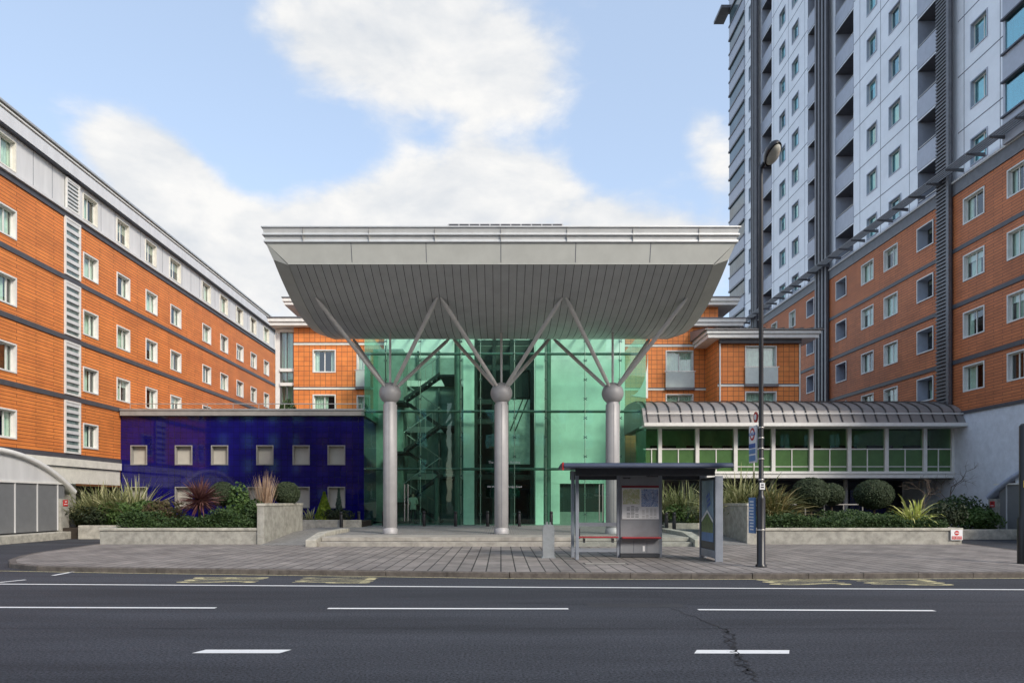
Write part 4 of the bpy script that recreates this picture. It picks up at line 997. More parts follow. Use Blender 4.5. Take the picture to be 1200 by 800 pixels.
# ================================================================== TERRACE ACROSS THE ROAD (seen in reflections)
class Rear(Facade):
    def __init__(s, at): s.side = 'rear'; s.at = at; s.rot = R(180)
    def p(s, u, v, w=0): return (u, s.at+w, v)
for nm, lab, x0, x1, ht, mat, yy in (('brick_terrace', 'dark brick terrace across the road to the left, seen in the glass reflections', -52, -8, 19.5, 'brick', -17), ('brick_terrace', 'taller dark brick block across the road, seen in the glass reflections', -6.5, 14, 23.5, 'brick', -18), ('brick_terrace', 'lower brown brick terrace across the road to the right, seen in the glass reflections', 16, 60, 17.5, 'brick', -17)):
    bt = thing(nm, lab, 'building', ((x0+x1)/2, yy-5, 0)); F = Rear(yy); hs = []
    nx = int((x1-x0)/3.2)
    for i in range(nx):
        for j in range(int(ht/3.3)-1): u = x0+1.2+i*(x1-x0-1)/nx; hs.append((u, u+1.3, 1.0+j*3.3+1.2, 1.0+j*3.3+3.0))
    m = MB(); F.wall(m, x0, x1, 0, ht, hs, mat); m.box(x0, x1, yy-12, yy-.6, 0, ht-.1, mat); m.build('wall', bt)
    m = MB(); m.box(x0-.2, x1+.2, yy-12.2, yy+.25, ht, ht+.5, 'flatgrey'); m.build('parapet', bt)
    m = MB()
    for h in hs:
        m.box(h[0], h[1], yy-.18, yy-.16, h[2], h[3], 'pane_tower'); m.box(h[0]-.05, h[1]+.05, yy-.15, yy+.06, h[2]-.1, h[2]-.005, 'cream')
        m.box((h[0]+h[1])/2-.03, (h[0]+h[1])/2+.03, yy-.15, yy-.1, h[2], h[3], 'white')
    o = m.build('windows', bt); o['kind'] = 'stuff'
m = MB(); m.box(-60, 60, -16.9, -9.5, -.02, .12, 'paving'); struct(m, 'pavement')

# ================================================================== PLANTERS
def leaf(mm, p, nrm, s, mat, rnd, asp=1.8):
    a = nrm.orthogonal().normalized(); b = nrm.cross(a); t = rnd.uniform(0, 6.283); u = a*math.cos(t)+b*math.sin(t); v = nrm.cross(u)
    mm.add([p-u*s*asp/2, p+v*s/2+nrm*s*.15, p+u*s*asp/2, p-v*s/2+nrm*s*.15], [(0, 1, 2, 3)], mat)
def rvec(rnd):
    while True:
        v = Vector((rnd.uniform(-1, 1), rnd.uniform(-1, 1), rnd.uniform(-1, 1)))
        if .05 < v.length < 1: return v.normalized()
def hedge(mm, x0, x1, y0, y1, z0, ztop, n, s, mat, rnd):
    for i in range(n):
        x = rnd.uniform(x0, x1); y = rnd.uniform(y0, y1); h = ztop(x, y); k = rnd.random()**.35
        z = z0+(h-z0)*k
        if rnd.random() < .35: y = y0+rnd.uniform(-.12, .1); z = z0+(h-.05-z0)*rnd.random()
        v = rvec(rnd); v.z = abs(v.z)+.3; v.y -= .3; leaf(mm, Vector((x, y, z)), v.normalized(), s*rnd.uniform(.6, 1.4), mat, rnd)
def blades(mm, c, n, ln, wd, mat, rnd, up=.9, droop=.5, zmin=-.1, seg=6):
    for i in range(n):
        az = rnd.uniform(0, 6.283); el = math.acos(rnd.uniform(max(zmin, -.9), 1))*1.0; el = math.pi/2-el*up
        d = Vector((math.cos(az)*math.cos(el), math.sin(az)*math.cos(el), math.sin(el))); l = ln*rnd.uniform(.65, 1.1); p = Vector(c)+Vector((rnd.uniform(-.06, .06), rnd.uniform(-.06, .06), 0)); sd_ = d.cross(Vector((0, 0, 1)))
        if sd_.length < .05: sd_ = Vector((1, 0, 0))
        sd_.normalize(); sd_ = (sd_*math.cos(.5)+d.cross(sd_)*math.sin(rnd.uniform(-.5, .5))).normalized(); vs_ = []; w0 = wd*rnd.uniform(.7, 1.2)
        for k in range(seg+1):
            t = k/seg; wv = w0*(.55+.9*t-1.45*t*t*t)*.9 if t < 1 else .002
            vs_ += [p-sd_*max(wv, .002)/2, p+sd_*max(wv, .002)/2]
            d = (d+Vector((0, 0, -droop*t*.45*rnd.uniform(.6, 1.3)))).normalized(); p = p+d*(l/seg)
        mm.add(vs_, [(2*k, 2*k+1, 2*k+3, 2*k+2) for k in range(seg)], mat)
def shrub(name, label, cat, c, r, n, s, mat, seed, stem=True, cone=False, group=None):
    rnd = random.Random(seed); root = thing(name, label, cat, (c[0], c[1], c[2]), group); mm = MB()
    bumps = [(rvec(rnd), rnd.uniform(.1, .35)) for _ in range(9)]
    for i in range(n):
        v = rvec(rnd); rad = rnd.random()**.3; f = 1+sum(b*max(0, v.dot(q))**4 for q, b in bumps)-.12
        if cone:
            h = rnd.random()**1.3; q = Vector((v.x*(1-h)*r[0], v.y*(1-h)*r[1], h*2*r[2]))*1.0
        else: q = Vector((v.x*r[0]*rad*f, v.y*r[1]*rad*f, r[2]+v.z*r[2]*rad*f))
        nn = (v+rvec(rnd)*.8).normalized(); leaf(mm, Vector(c)+q, nn, s*rnd.uniform(.6, 1.4), mat, rnd)
    mm.build('foliage', root)
    mm = MB(); mm.tube(c, (c[0], c[1], c[2]+r[2]*1.1), .035, 'bark', .015, n=7)
    for k in range(5):
        v = rvec(rnd); v.z = abs(v.z); b0 = Vector((c[0], c[1], c[2]+r[2]*.5)); mm.tube(b0, b0+Vector((v.x*r[0]*.6, v.y*r[1]*.6, v.z*r[2]*.7)), .015, 'bark', .006, n=6)
    mm.build('stem', root); return root
def topiary(label, c, rx, rz, z0, n, seed):
    rnd = random.Random(seed); root = thing('topiary_ball', label, 'topiary', (c[0], c[1], z0), 'clipped topiary balls in the planters'); mm = MB()
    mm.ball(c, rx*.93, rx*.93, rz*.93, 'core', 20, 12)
    for i in range(n):
        v = rvec(rnd); k = rnd.uniform(.93, 1.02); p = Vector((c[0]+v.x*rx*k, c[1]+v.y*rx*k, c[2]+v.z*rz*k)); leaf(mm, p, (v+rvec(rnd)*.75).normalized(), rnd.uniform(.025, .05), 'topiary', rnd)
    mm.build('crown', root); mm = MB(); mm.tube((c[0], c[1], z0), (c[0]+.03, c[1], c[2]-rz*.7), .045, 'bark', .04, n=8); mm.build('trunk', root); return root
def spiky(name, label, cat, c, n, ln, wd, mat, seed, up=.9, droop=.5, zmin=-.1, clumps=1, spread=0, trunk=None, group=None):
    rnd = random.Random(seed); root = thing(name, label, cat, c, group); mm = MB()
    for k in range(clumps):
        q = (c[0]+rnd.uniform(-spread, spread), c[1]+rnd.uniform(-spread, spread)*.5, c[2]+(trunk or 0))
        blades(mm, q, n//clumps, ln*rnd.uniform(.85, 1.1), wd, mat, rnd, up, droop, zmin)
    mm.build('leaves', root)
    if trunk: mm = MB(); mm.tube(c, (c[0], c[1], c[2]+trunk), .07, 'bark', .06, n=9); mm.build('trunk', root)
    return root
# left planter
pl = thing('planter', 'long low concrete planter with a tall end wall left of the steps', 'planter', (-11.7, 27, .12))
m = MB(); m.box(-14.75, -8.95, 25.1, 25.45, .1, .62, 'concrete'); m.box(-14.75, -14.45, 25.45, 30.0, .1, .62, 'concrete'); m.build('low_wall', pl, bevel=.015)
m = MB(); m.box(-14.78, -8.95, 25.06, 25.5, .622, .72, 'concrete_cap'); m.box(-14.78, -14.4, 25.5, 30.0, .622, .72, 'concrete_cap'); m.build('coping', pl, bevel=.015)
m = MB(); m.box(-8.94, -8.68, 25.02, 29.9, .1, 1.52, 'concrete'); m.box(-8.96, -8.66, 25.0, 29.92, 1.522, 1.62, 'concrete_cap'); m.build('tall_wall', pl, bevel=.012)
m = MB(); m.box(-14.44, -8.95, 25.46, 30, .1, .6, 'soil'); m.build('soil', pl)
pr_ = thing('planter', 'long low concrete planter with a tall end wall right of the bus shelter', 'planter', (13, 27, .12))
m = MB(); m.box(9.3, 16.95, 25.1, 25.45, .1, .62, 'concrete'); m.box(16.6, 16.95, 25.45, 30.0, .1, .62, 'concrete'); m.build('low_wall', pr_, bevel=.015)
m = MB(); m.box(9.3, 16.98, 25.06, 25.5, .622, .72, 'concrete_cap'); m.box(16.55, 16.98, 25.5, 30.0, .622, .72, 'concrete_cap'); m.build('coping', pr_, bevel=.015)
m = MB(); m.box(9.02, 9.29, 25.02, 29.9, .1, 1.52, 'concrete'); m.box(9.0, 9.31, 25.0, 29.92, 1.522, 1.62, 'concrete_cap'); m.build('tall_wall', pr_, bevel=.012)
m = MB(); m.box(9.3, 16.59, 25.46, 30, .1, .6, 'soil'); m.build('soil', pr_)
sg = thing('no_entry_sign', 'small white plate with red no entry disc on the right planter end', 'sign', (16.77, 25.05, .35))
m = MB(); m.box(16.5, 16.93, 25.03, 25.05, .28, .66, 'sign_white'); m.build('plate', sg)
m = MB(); m.extrude([(16.715+.085*math.cos(i/24*6.283), .54+.085*math.sin(i/24*6.283)) for i in range(24)], lambda p, t: (p[0], t, p[1]), 25.022, 25.029, 'sign_red'); m.build('red_disc', sg)
m = MB(); m.box(16.65, 16.78, 25.016, 25.021, .525, .555, 'sign_white'); m.box(16.53, 16.9, 25.022, 25.029, .31, .42, 'sign_red'); m.build('marking', sg)
text('NO ENTRY', 'sign_white', .075, FRONT(16.715, 25.02, .365), sg)
rnd = random.Random(11)
m = MB(); hz = lambda x, y: 1.02+.22*math.sin(x*1.7+.5)+.12*math.sin(x*4.1)+.25*(y-25.4)*.3
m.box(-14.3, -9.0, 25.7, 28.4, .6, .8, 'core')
hedge(m, -14.2, -9.0, 25.3, 28.5, .66, hz, 15000, .055, 'ivy', rnd); tag(m.build('ground_cover'), 'dense dark green ground cover filling the left planter', 'ground cover', kind='stuff')
m = MB(); hz2 = lambda x, y: 1.0+.12*math.sin(x*1.9)+.08*math.sin(x*5.3)+.08*(y-25.4)
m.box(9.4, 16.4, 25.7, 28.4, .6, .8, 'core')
hedge(m, 9.4, 16.5, 25.3, 28.5, .66, hz2, 16000, .052, 'ivy', rnd); tag(m.build('ground_cover'), 'dense low dark ground cover filling the right planter', 'ground cover', kind='stuff')
spiky('cordyline', 'purple spiky cordyline rosette standing in the left planter', 'plant', (gx(234, 26.6), 26.6, .7), 330, .92, .07, 'purple', 5, up=1.0, droop=.14, zmin=-.8, trunk=1.05)
topiary('dark topiary ball directly right of the purple cordyline', (gx(261, 28), 28, 2.0), .52, .5, .7, 4200, 21)
topiary('dark topiary ball behind the tall wall of the left planter', (gx(336, 28.6), 28.6, 2.02), .54, .5, .7, 4200, 22)
shrub('shrub', 'green leafy upright shrub between topiary and dry grass in left planter', 'shrub', (gx(281, 27), 27, .7), (.45, .4, .75), 1500, .08, 'green', 31)
shrub('shrub', 'reddish tipped shrub beside the cordyline in the left planter', 'shrub', (gx(188, 27.3), 27.3, .7), (.7, .5, .55), 1400, .07, 'redleaf', 32)
shrub('shrub', 'dark rounded shrub against the tall wall of the left planter', 'shrub', (gx(298, 26.2), 26.2, .68), (.5, .4, .55), 1500, .07, 'ivy', 33)
spiky('grass_clump', 'tall dry tan grass clump standing in the left planter', 'grass', (gx(304, 27.8), 27.8, .9), 170, 1.95, .035, 'tan', 6, up=.28, droop=.12, zmin=.2, clumps=4, spread=.35)
# far left bed
lb_ = thing('planter', 'low pale planter bed with variegated flax before the blue wing', 'planter', (-17, 31, 0))
m = MB(); m.box(-18.9, -14.3, 30.5, 30.8, 0, .62, 'concrete_cap'); m.build('low_wall', lb_, bevel=.02)
m = MB(); m.box(-20.2, -14.3, 30.81, 35, 0, .5, 'soil'); m.build('soil', lb_)
for i, (px, Y, ln, mt, lab) in enumerate(((108, 32.2, 1.9, 'varieg', 'pale variegated flax by the arched entrance pillar, leftmost of the bed'), (128, 32.8, 2.0, 'flax', 'olive green flax clump in the middle of the far left bed'), (148, 32.4, 2.15, 'varieg', 'tall cream striped flax at the corner of the blue wing'))):
    spiky('flax', lab, 'flax', (gx(px, Y), Y, .5), 330, ln*1.12, .095, mt, 40+i, up=.66, droop=.5, zmin=.05, clumps=6, spread=.7, group='flax plants of the far left bed')
shrub('shrub', 'dark low shrub in front of the pale flax by the entrance pillar', 'shrub', (gx(112, 31.3), 31.3, .5), (.85, .45, .42), 1600, .075, 'darkgreen', 45)
shrub('shrub', 'bright green bush below the cream striped flax', 'shrub', (gx(145, 31.5), 31.5, .5), (.9, .5, .6), 1700, .085, 'green', 46)
shrub('shrub', 'mid green bush at the left end of the ivy planter', 'shrub', (gx(168, 30.6), 30.6, .5), (.7, .5, .65), 1500, .08, 'green', 47)
# bed beside the hall, left
hb = thing('planter', 'small low planter bed at the foot of the blue wing near the hall', 'planter', (-8.2, 34.5, .42))
m = MB(); m.box(-10.4, -6.9, 33.6, 33.85, .3, .78, 'concrete_cap'); m.build('low_wall', hb, bevel=.02)
m = MB(); m.box(-10.4, -6.9, 33.86, 36.7, .3, .7, 'soil'); m.build('soil', hb)
shrub('conifer', 'lime green conical conifer before the blue wing', 'conifer', (gx(380, 34.4), 34.4, .65), (.55, .5, .75), 2200, .08, 'lime', 51, cone=True)
shrub('conifer', 'slim bluish conifer beside the lime green one', 'conifer', (gx(397, 34.8), 34.8, .65), (.28, .28, .85), 1400, .06, 'blueleaf', 52, cone=True)
shrub('shrub', 'dark low bush at the foot of the bluish conifer', 'shrub', (gx(394, 34.2), 34.2, .65), (.75, .3, .33), 1500, .06, 'darkgreen', 53)
spiky('flax', 'small white striped flax beside the tall planter wall', 'flax', (gx(361, 34.2), 34.2, .65), 70, .8, .06, 'sign_white_leaf', 54, up=.7, droop=.5, clumps=2, spread=.2) if False else spiky('flax', 'small cream striped flax beside the lime conifer', 'flax', (gx(361, 34.2), 34.2, .65), 70, .85, .06, 'varieg', 54, up=.7, droop=.5, clumps=2, spread=.2)
# right planting
for i, (px, Y, ln, mt, lab, z0) in enumerate(((783, 33.6, 1.75, 'varieg', 'variegated flax behind the timetable panel of the bus shelter', .6), (806, 33.0, 1.7, 'flax', 'green flax between bus shelter advert and timetable panel', .6),
        (852, 28.4, 1.75, 'varieg', 'pale striped flax above the tall wall of the right planter', .8), (884, 28.0, 1.85, 'flax', 'tall green flax behind the street lamp post', .75), (913, 27.4, 1.45, 'flax_brown', 'bronze green flax between the lamp post and topiary', .75))):
    spiky('flax', lab, 'flax', (gx(px, Y), Y, z0), 330, ln*1.25, .085, mt, 60+i, up=.7, droop=.85, zmin=.05, clumps=6, spread=.5)
shrub('shrub', 'bright green low bush behind the bus shelter bench end', 'shrub', (gx(796, 32.4), 32.4, .6), (.9, .35, .42), 1500, .07, 'green', 66)
m = MB(); m.box(7.6, 11.5, 31.6, 31.9, .3, .68, 'concrete_cap'); tag(m.build('low_wall', bevel=.02), 'low pale bed wall behind the bus shelter', 'low wall')
topiary('large dark topiary ball nearest the lamp post in the right planter', (gx(950, 28.5), 28.5, 2.03), .74, .66, .7, 6500, 23)
topiary('smaller topiary ball half hidden behind the large one on the right', (gx(974, 30.5), 30.5, 2.0), .56, .5, .5, 4200, 24)
topiary('broad dark topiary ball beside the yellow striped yucca', (gx(1024, 28.5), 28.5, 1.98), .76, .62, .7, 6500, 25)
spiky('yucca', 'yellow striped yucca with arching leaves in the right planter', 'plant', (gx(1072, 26.2), 26.2, .72), 100, 1.4, .10, 'yucca', 71, up=.78, droop=1.05, zmin=.05, clumps=3, spread=.35)
shrub('shrub', 'dark green shrub at the right end of the right planter', 'shrub', (gx(1105, 27.6), 27.6, .65), (.8, .5, .42), 1500, .07, 'darkgreen', 72)
shrub('shrub', 'dark rounded bush before the plastered tower wall', 'shrub', (gx(1122, 33), 33, .5), (1.2, .7, .62), 2600, .085, 'ivy', 73)
shrub('shrub', 'green spreading bush beside the right arched entrance', 'shrub', (gx(1146, 31.5), 31.5, .4), (.85, .6, .5), 1900, .085, 'green', 74)
m = MB(); m.box(19.6, 23.1, 30.2, 30.5, 0, .45, 'concrete_cap'); m.box(19.6, 23.1, 30.51, 36, 0, .4, 'soil'); tag(m.build('low_wall', bevel=.02), 'low planter wall beneath the bushes by the tower wall', 'low wall')
def bare(label, base, h, seed, spread=.6):
    rnd = random.Random(seed); root = thing('bare_tree', label, 'tree', base); mm = MB(); br_ = MB()
    p = Vector(base); d = Vector((.05, 0, 1)); tp = [p]
    for k in range(5): p = p+d*(h*.11)+Vector((rnd.uniform(-.04, .04), rnd.uniform(-.04, .04), 0)); tp.append(p)
    for k, (a, b) in enumerate(zip(tp, tp[1:])): mm.tube(a, b, .04-.004*k, 'bark', .036-.004*k, n=7)
    def grow(p, d, l, r, dep):
        q = p+d*l; br_.tube(p, q, r, 'bark', r*.7, n=5)
        if dep:
            for _ in range(3): v = rvec(rnd); grow(q, (d+v*spread+Vector((0, 0, .1))).normalized(), l*rnd.uniform(.6, .85), r*.62, dep-1)
    for k in range(3): grow(tp[-1-k], (rvec(rnd)*.8+Vector((0, 0, .7))).normalized(), h*.17, .018, 3)
    mm.build('trunk', root); br_.build('branches', root)
bare('thin leafless sapling before the last walkway posts', (gx(1080, 31), 31, .5), 2.9, 81)
bare('spindly leafless tree against the plastered tower wall', (gx(1112, 34.5), 34.5, .4), 3.7, 82, .9)
shrub('shrub', 'dark bush standing on the flat roof of the blue wing', 'shrub', (-12.9, 41.0, 6.6), (.45, .4, .55), 1200, .08, 'ivy', 91)
rl = thing('handrail', 'dark metal handrail behind the topiary in the right planter', 'handrail', (14, 30.2, .6))
m = MB(); m.tube((12.6, 30.4, 1.55), (16.2, 30.4, 1.55), .03, 'flatgrey', n=8); m.build('rail', rl)
for i in range(5): x = 12.7+i*.85; m = MB(); m.tube((x, 30.4, .5), (x, 30.4, 1.55), .03, 'flatgrey', n=8); m.build('post', rl)

# ================================================================== BOLLARDS
bl = [(390, 34.3, 'beside the lime conifer'), (400, 33.4, 'before the bluish conifer'), (420.5, 34.6, 'at the left corner of the green glass'), (450, 34.9, 'partly behind the left canopy column'), (497, 34.9, 'before the zigzag staircase'), (534, 34.9, 'left of the lift shaft pilaster'),
      (571.5, 34.9, 'just left of the middle canopy column'), (608.5, 34.9, 'just right of the middle canopy column'), (646, 34.9, 'above the galvanised cabinet'), (781, 31.4, 'behind the shelter, nearer its timetable panel'), (790, 31.2, 'behind the shelter, nearer its advert panel')]
first = None
for (px, Y, wh) in bl:
    x = gx(px, Y); t = thing('bollard', 'slim black bollard '+wh, 'bollard', (x, Y, .42), 'black bollards on the forecourt')
    if first is None:
        m = MB(); m.lathe((x, Y), [(.085, .42), (.085, 1.02), (.075, 1.045), (.075, 1.06), (.085, 1.08), (.085, 1.15), (.06, 1.19), (.001, 1.2)], 'black', 18); first = m.build('post', t)
    else: copy_part(first, t, (0, 0, 0))

# ================================================================== BUS SHELTER
bs = thing('bus_shelter', 'grey bus shelter with navy roof, red perch seat and map panel', 'bus shelter', (3.8, 18.5, .12))
m = MB()
pf = [(17.55, 2.56)]+[(17.62+.09*math.cos(a), 2.6+.09*math.sin(a)) for a in [R(200-i*20) for i in range(8)]]+[(18.4, 2.72), (19.3, 2.64), (19.3, 2.58), (18.4, 2.60)]
m.extrude(pf, lambda p, t: (t, p[0], p[1]), 1.62, 5.98, 'navy'); m.build('roof', bs)
m = MB(); m.box(1.585, 1.62, 17.56, 17.74, 2.50, 2.70, 'sign_red'); m.build('roof_end_cap', bs)
m = MB(); m.box(1.95, 5.6, 17.85, 17.93, 2.37, 2.55, 'shelter_dark'); m.box(1.95, 5.6, 19.2, 19.28, 2.3, 2.55, 'shelter_dark'); m.build('header_beam', bs)
for (x, y) in ((2.06, 18.45), (2.02, 19.2), (3.30, 19.2), (4.48, 19.2)):
    m = MB(); m.box(x-.045, x+.045, y-.045, y+.045, .12, 2.56, 'shelter'); m.build('post', bs, loc=(x, y, .12), bevel=.01)
m = MB()
for z, t in ((1.05, .05), (.33, .05)): m.box(2.07, 3.25, 19.17, 19.23, z-t, z+t, 'shelter')
m.build('rail', bs)
m = MB(); m.quad((2.07, 19.2, .42), (3.25, 19.2, .42), (3.25, 19.2, 2.3), (2.07, 19.2, 2.3), 'clear'); m.build('glass_screen', bs); m = MB(); m.quad((2.04, 18.5, .42), (2.02, 19.15, .42), (2.02, 19.15, 2.3), (2.04, 18.5, 2.3), 'clear'); m.build('glass_screen', bs); m = MB(); m.quad((4.53, 19.24, .42), (5.55, 19.24, .42), (5.55, 19.24, 2.3), (4.53, 19.24, 2.3), 'clear'); m.build('glass_screen', bs)
m = MB(); m.box(2.12, 3.26, 18.86, 19.1, .68, .725, 'red'); m.build('perch_seat', bs, bevel=.02)
m = MB(); m.box(2.3, 2.34, 18.95, 19.2, .55, .66, 'shelter_dark'); m.box(3.1, 3.14, 18.95, 19.2, .55, .66, 'shelter_dark'); m.box(2.15, 2.19, 18.9, 18.95, .66, .95, 'shelter_dark'); m.build('seat_bracket', bs)
ip = MB(); ip.box(3.345, 4.435, 19.12, 19.26, .24, 2.52, 'shelter_panel'); ipo = ip.build('information_panel', bs, bevel=.01)
m = MB(); m.box(3.34, 4.44, 19.06, 19.24, .14, .235, 'shelter_dark'); m.build('plinth', ipo)
m = MB(); m.box(3.38, 4.42, 19.105, 19.119, 2.09, 2.13, 'red'); m.build('red_header', ipo)
m = MB(); m.box(3.39, 4.42, 19.10, 19.119, 1.20, 2.07, 'sign_white'); m.build('poster_board', ipo)
m = MB(); m.box(3.41, 3.88, 19.094, 19.099, 1.62, 2.04, 'map_a'); m.build('route_map', ipo)
m = MB(); m.box(3.93, 4.40, 19.094, 19.099, 1.55, 2.04, 'map_b'); m.build('street_map', ipo)
m = MB()
for i in range(3):
    for j in range(9):
        if random.random() < .85: m.box(3.52+i*.12, 3.60+i*.12+random.uniform(0, .02), 19.095, 19.099, 1.25+j*.038, 1.262+j*.038, 'ink')
    m.build('printed_text', ipo); m = MB()
for i in range(4):
    for j in range(8):
        if random.random() < .8: m.box(3.95+i*.11, 4.02+i*.11, 19.095, 19.099, 1.24+j*.035, 1.25+j*.035, 'flatgrey')
    m.build('printed_text', ipo); m = MB()
for (x0, x1, z) in ((3.42, 3.72, 2.43), (3.42, 3.62, 2.33), (4.08, 4.38, 2.38)):
    x = x0
    while x < x1: wd = random.uniform(.015, .03); m.box(x, x+wd, 19.112, 19.119, z, z+.035, 'ink'); x += wd+.012
m.build('printed_text', ipo)
m = MB(); m.box(3.36, 4.45, 18.9, 19.115, .66, .71, 'red'); m.build('shelf', ipo, bevel=.02)
m = MB()
for x in (3.72, 4.09): m.box(x-.004, x+.004, 19.112, 19.119, .26, .6, 'joint')
m.box(3.97, 4.03, 19.112, 19.119, .3, .45, 'sign_white'); m.build('access_doors', ipo)
# advert end panel
ap = MB(); ap.box(5.60, 5.76, 17.82, 19.14, .42, 2.34, 'shelter_dark'); apo = ap.build('advert_panel', bs, bevel=.01)
m = MB(); m.box(5.595, 5.599, 17.98, 19.02, .62, 2.26, 'poster'); 
m.build('poster', apo)
m = MB()
m.box(5.590, 5.594, 17.98, 19.02, .62, .86, 'panel_blue'); 
m.add([(5.589, 18.0, 1.12), (5.589, 18.5, 1.38), (5.589, 19.0, 1.12), (5.589, 19.0, .86), (5.589, 18.0, .86)], [(0, 1, 2, 3, 4)], 'poster_green')
m.add([(5.588, 17.98, 1.12), (5.588, 18.5, 1.4), (5.588, 19.02, 1.12), (5.588, 19.02, 1.2), (5.588, 18.5, 1.48), (5.588, 17.98, 1.2)], [(0, 1, 4, 5), (1, 2, 3, 4)], 'sign_white')
for (a, b, z) in ((18.2, 18.5, 1.62), (18.25, 18.55, 1.74), (18.3, 18.6, 1.86)): m.add([(5.589, a, z), (5.589, b, z-.1), (5.589, b, z-.02), (5.589, a, z+.08)], [(0, 1, 2, 3)], 'sign_blue')

m.build('poster_picture', apo)
m = MB(); m.box(5.58, 5.78, 17.76, 17.82, .12, 2.36, 'shelter'); m.box(5.58, 5.78, 19.14, 19.2, .12, 2.55, 'shelter'); m.box(5.6, 5.76, 17.83, 19.13, .2, .41, 'shelter'); m.build('panel_frame', apo, bevel=.008)
# galvanised feeder cabinet
fc = thing('feeder_cabinet', 'narrow galvanised metal cabinet left of the bus shelter', 'cabinet', (1.33, 19.15, .12))
m = MB(); m.extrude([(1.17, .13), (1.49, .13), (1.49, .95), (1.47, 1.02), (1.43, 1.05), (1.23, 1.05), (1.19, 1.02), (1.17, .95)], lambda p, t: (p[0], t, p[1]), 19.0, 19.22, 'cabinet'); m.build('body', fc, bevel=.012)
m = MB(); m.box(1.26, 1.31, 19.05, 19.12, 1.05, 1.13, 'cabinet'); m.box(1.36, 1.40, 19.05, 19.12, 1.05, 1.12, 'cabinet'); m.box(1.14, 1.52, 18.98, 19.24, .12, .15, 'cabinet'); m.build('lug', fc)

# ================================================================== STREET LAMP AND STOP SIGNS
lx, ly = 6.25, 16.4
lp = thing('street_lamp', 'tall black street lamp post carrying the bus stop signs', 'street lamp', (lx, ly, .12))
m = MB(); m.lathe((lx, ly), [(.13, .12), (.13, .17), (.098, .2), (.098, 1.75), (.08, 1.82), (.058, 1.86), (.054, 5), (.05, 9.68), (.05, 9.75), (.001, 9.77)], 'black', 20)
for z in (1.0, 2.7, 2.95, 3.2, 3.45, 2.2): m.lathe((lx, ly), [(.07 if z > 1.8 else .101, z), (.073 if z > 1.8 else .104, z+.005), (.073 if z > 1.8 else .104, z+.025), (.07 if z > 1.8 else .101, z+.03)], 'steel', 20)
m.build('post', lp)
hc = Vector((lx+.14, ly-.35, 9.86)); rot = Matrix.Rotation(R(-28), 4, 'Y') @ Matrix.Rotation(R(-18), 4, 'X')
def headmesh(prof, mat, sx, sy):
    mm = MB(); n = 28; vs_ = []
    for r, z in prof:
        for i in range(n): t = 6.2832*i/n; vs_.append(hc+(rot @ Vector((sx*r*math.cos(t), sy*r*math.sin(t), z))))
    mm.add(vs_, [(k*n+i, k*n+(i+1) % n, (k+1)*n+(i+1) % n, (k+1)*n+i) for k in range(len(prof)-1) for i in range(n)], mat, True); return mm
mm = headmesh([(1.0, -.03), (1.02, 0), (.98, .06), (.8, .12), (.45, .16), (.001, .17)], 'black', .2, .36); mm.tube((lx, ly, 9.68), hc+Vector((-.05, .2, .0)), .05, 'black'); hd = mm.build('lamp_head', lp)
headmesh([(.86, -.031), (.8, -.06), (.6, -.10), (.3, -.12), (.001, -.125)], 'lampglass', .2, .36).build('lamp_bowl', hd)
# bus stop flag (faces traffic from the left)
bf = thing('bus_stop_flag', 'white bus stop flag with red roundel and blue route tiles on the lamp post', 'bus stop sign', (6.17, 16.5, 2.6))
m = MB(); m.box(6.16, 6.20, 16.48, 16.96, 2.64, 3.54, 'sign_white'); m.build('plate', bf, bevel=.008)
def disc(mm, x, y, z, r, mat, x1): mm.extrude([(y+r*math.cos(i/28*6.2832), z+r*math.sin(i/28*6.2832)) for i in range(28)], lambda p, t: (t, p[0], p[1]), x, x1, mat)
m = MB(); disc(m, 6.154, 16.72, 3.34, .155, 'sign_red', 6.159); m.build('roundel', bf)
m = MB(); disc(m, 6.150, 16.72, 3.34, .10, 'sign_white', 6.153); m.build('roundel_centre', bf)
m = MB(); m.box(6.145, 6.149, 16.52, 16.92, 3.305, 3.375, 'sign_blue'); m.build('roundel_bar', bf)
text('BUS STOP', 'sign_white', .07, WESTF(6.143, 16.72, 3.34), bf)
m = MB()
for j, z in enumerate((3.0, 2.86)):
    for i in range(3): m.box(6.153, 6.159, 16.52+i*.145, 16.645+i*.145, z, z+.11, 'sign_blue' if j == 0 else 'panel_blue')
m.box(6.153, 6.159, 16.52, 16.93, 2.68, 2.82, 'panel_blue'); m.build('route_tile', bf)
rs = thing('round_sign', 'small round red ringed sign high on the lamp post', 'sign', (6.2, 16.5, 3.7))
m = MB(); disc(m, 6.18, 16.58, 3.74, .13, 'sign_red', 6.2); m.build('disc', rs); m = MB(); disc(m, 6.174, 16.58, 3.74, .075, 'sign_white', 6.179); m.build('centre', rs)
tt = thing('timetable_panel', 'narrow blue timetable case low on the lamp post', 'timetable', (6.17, 16.55, .9))
m = MB(); m.box(6.13, 6.18, 16.52, 16.9, .92, 1.79, 'panel_blue'); m.build('case', tt, bevel=.01)
m = MB()
for i in range(10): m.box(6.124, 6.129, 16.56, 16.86-random.uniform(0, .1), 1.0+i*.075, 1.03+i*.075, 'sign_white')
m.build('printed_lines', tt)
sl = thing('small_notice', 'small white notice strapped to the front of the lamp post', 'notice', (6.25, 16.32, 2.0))
m = MB(); m.box(6.19, 6.31, 16.315, 16.33, 1.98, 2.14, 'sign_white'); m.build('plate', sl); m = MB(); m.box(6.215, 6.285, 16.31, 16.314, 2.02, 2.05, 'ink'); m.box(6.22, 6.28, 16.31, 16.314, 2.08, 2.11, 'ink'); m.build('marking', sl)
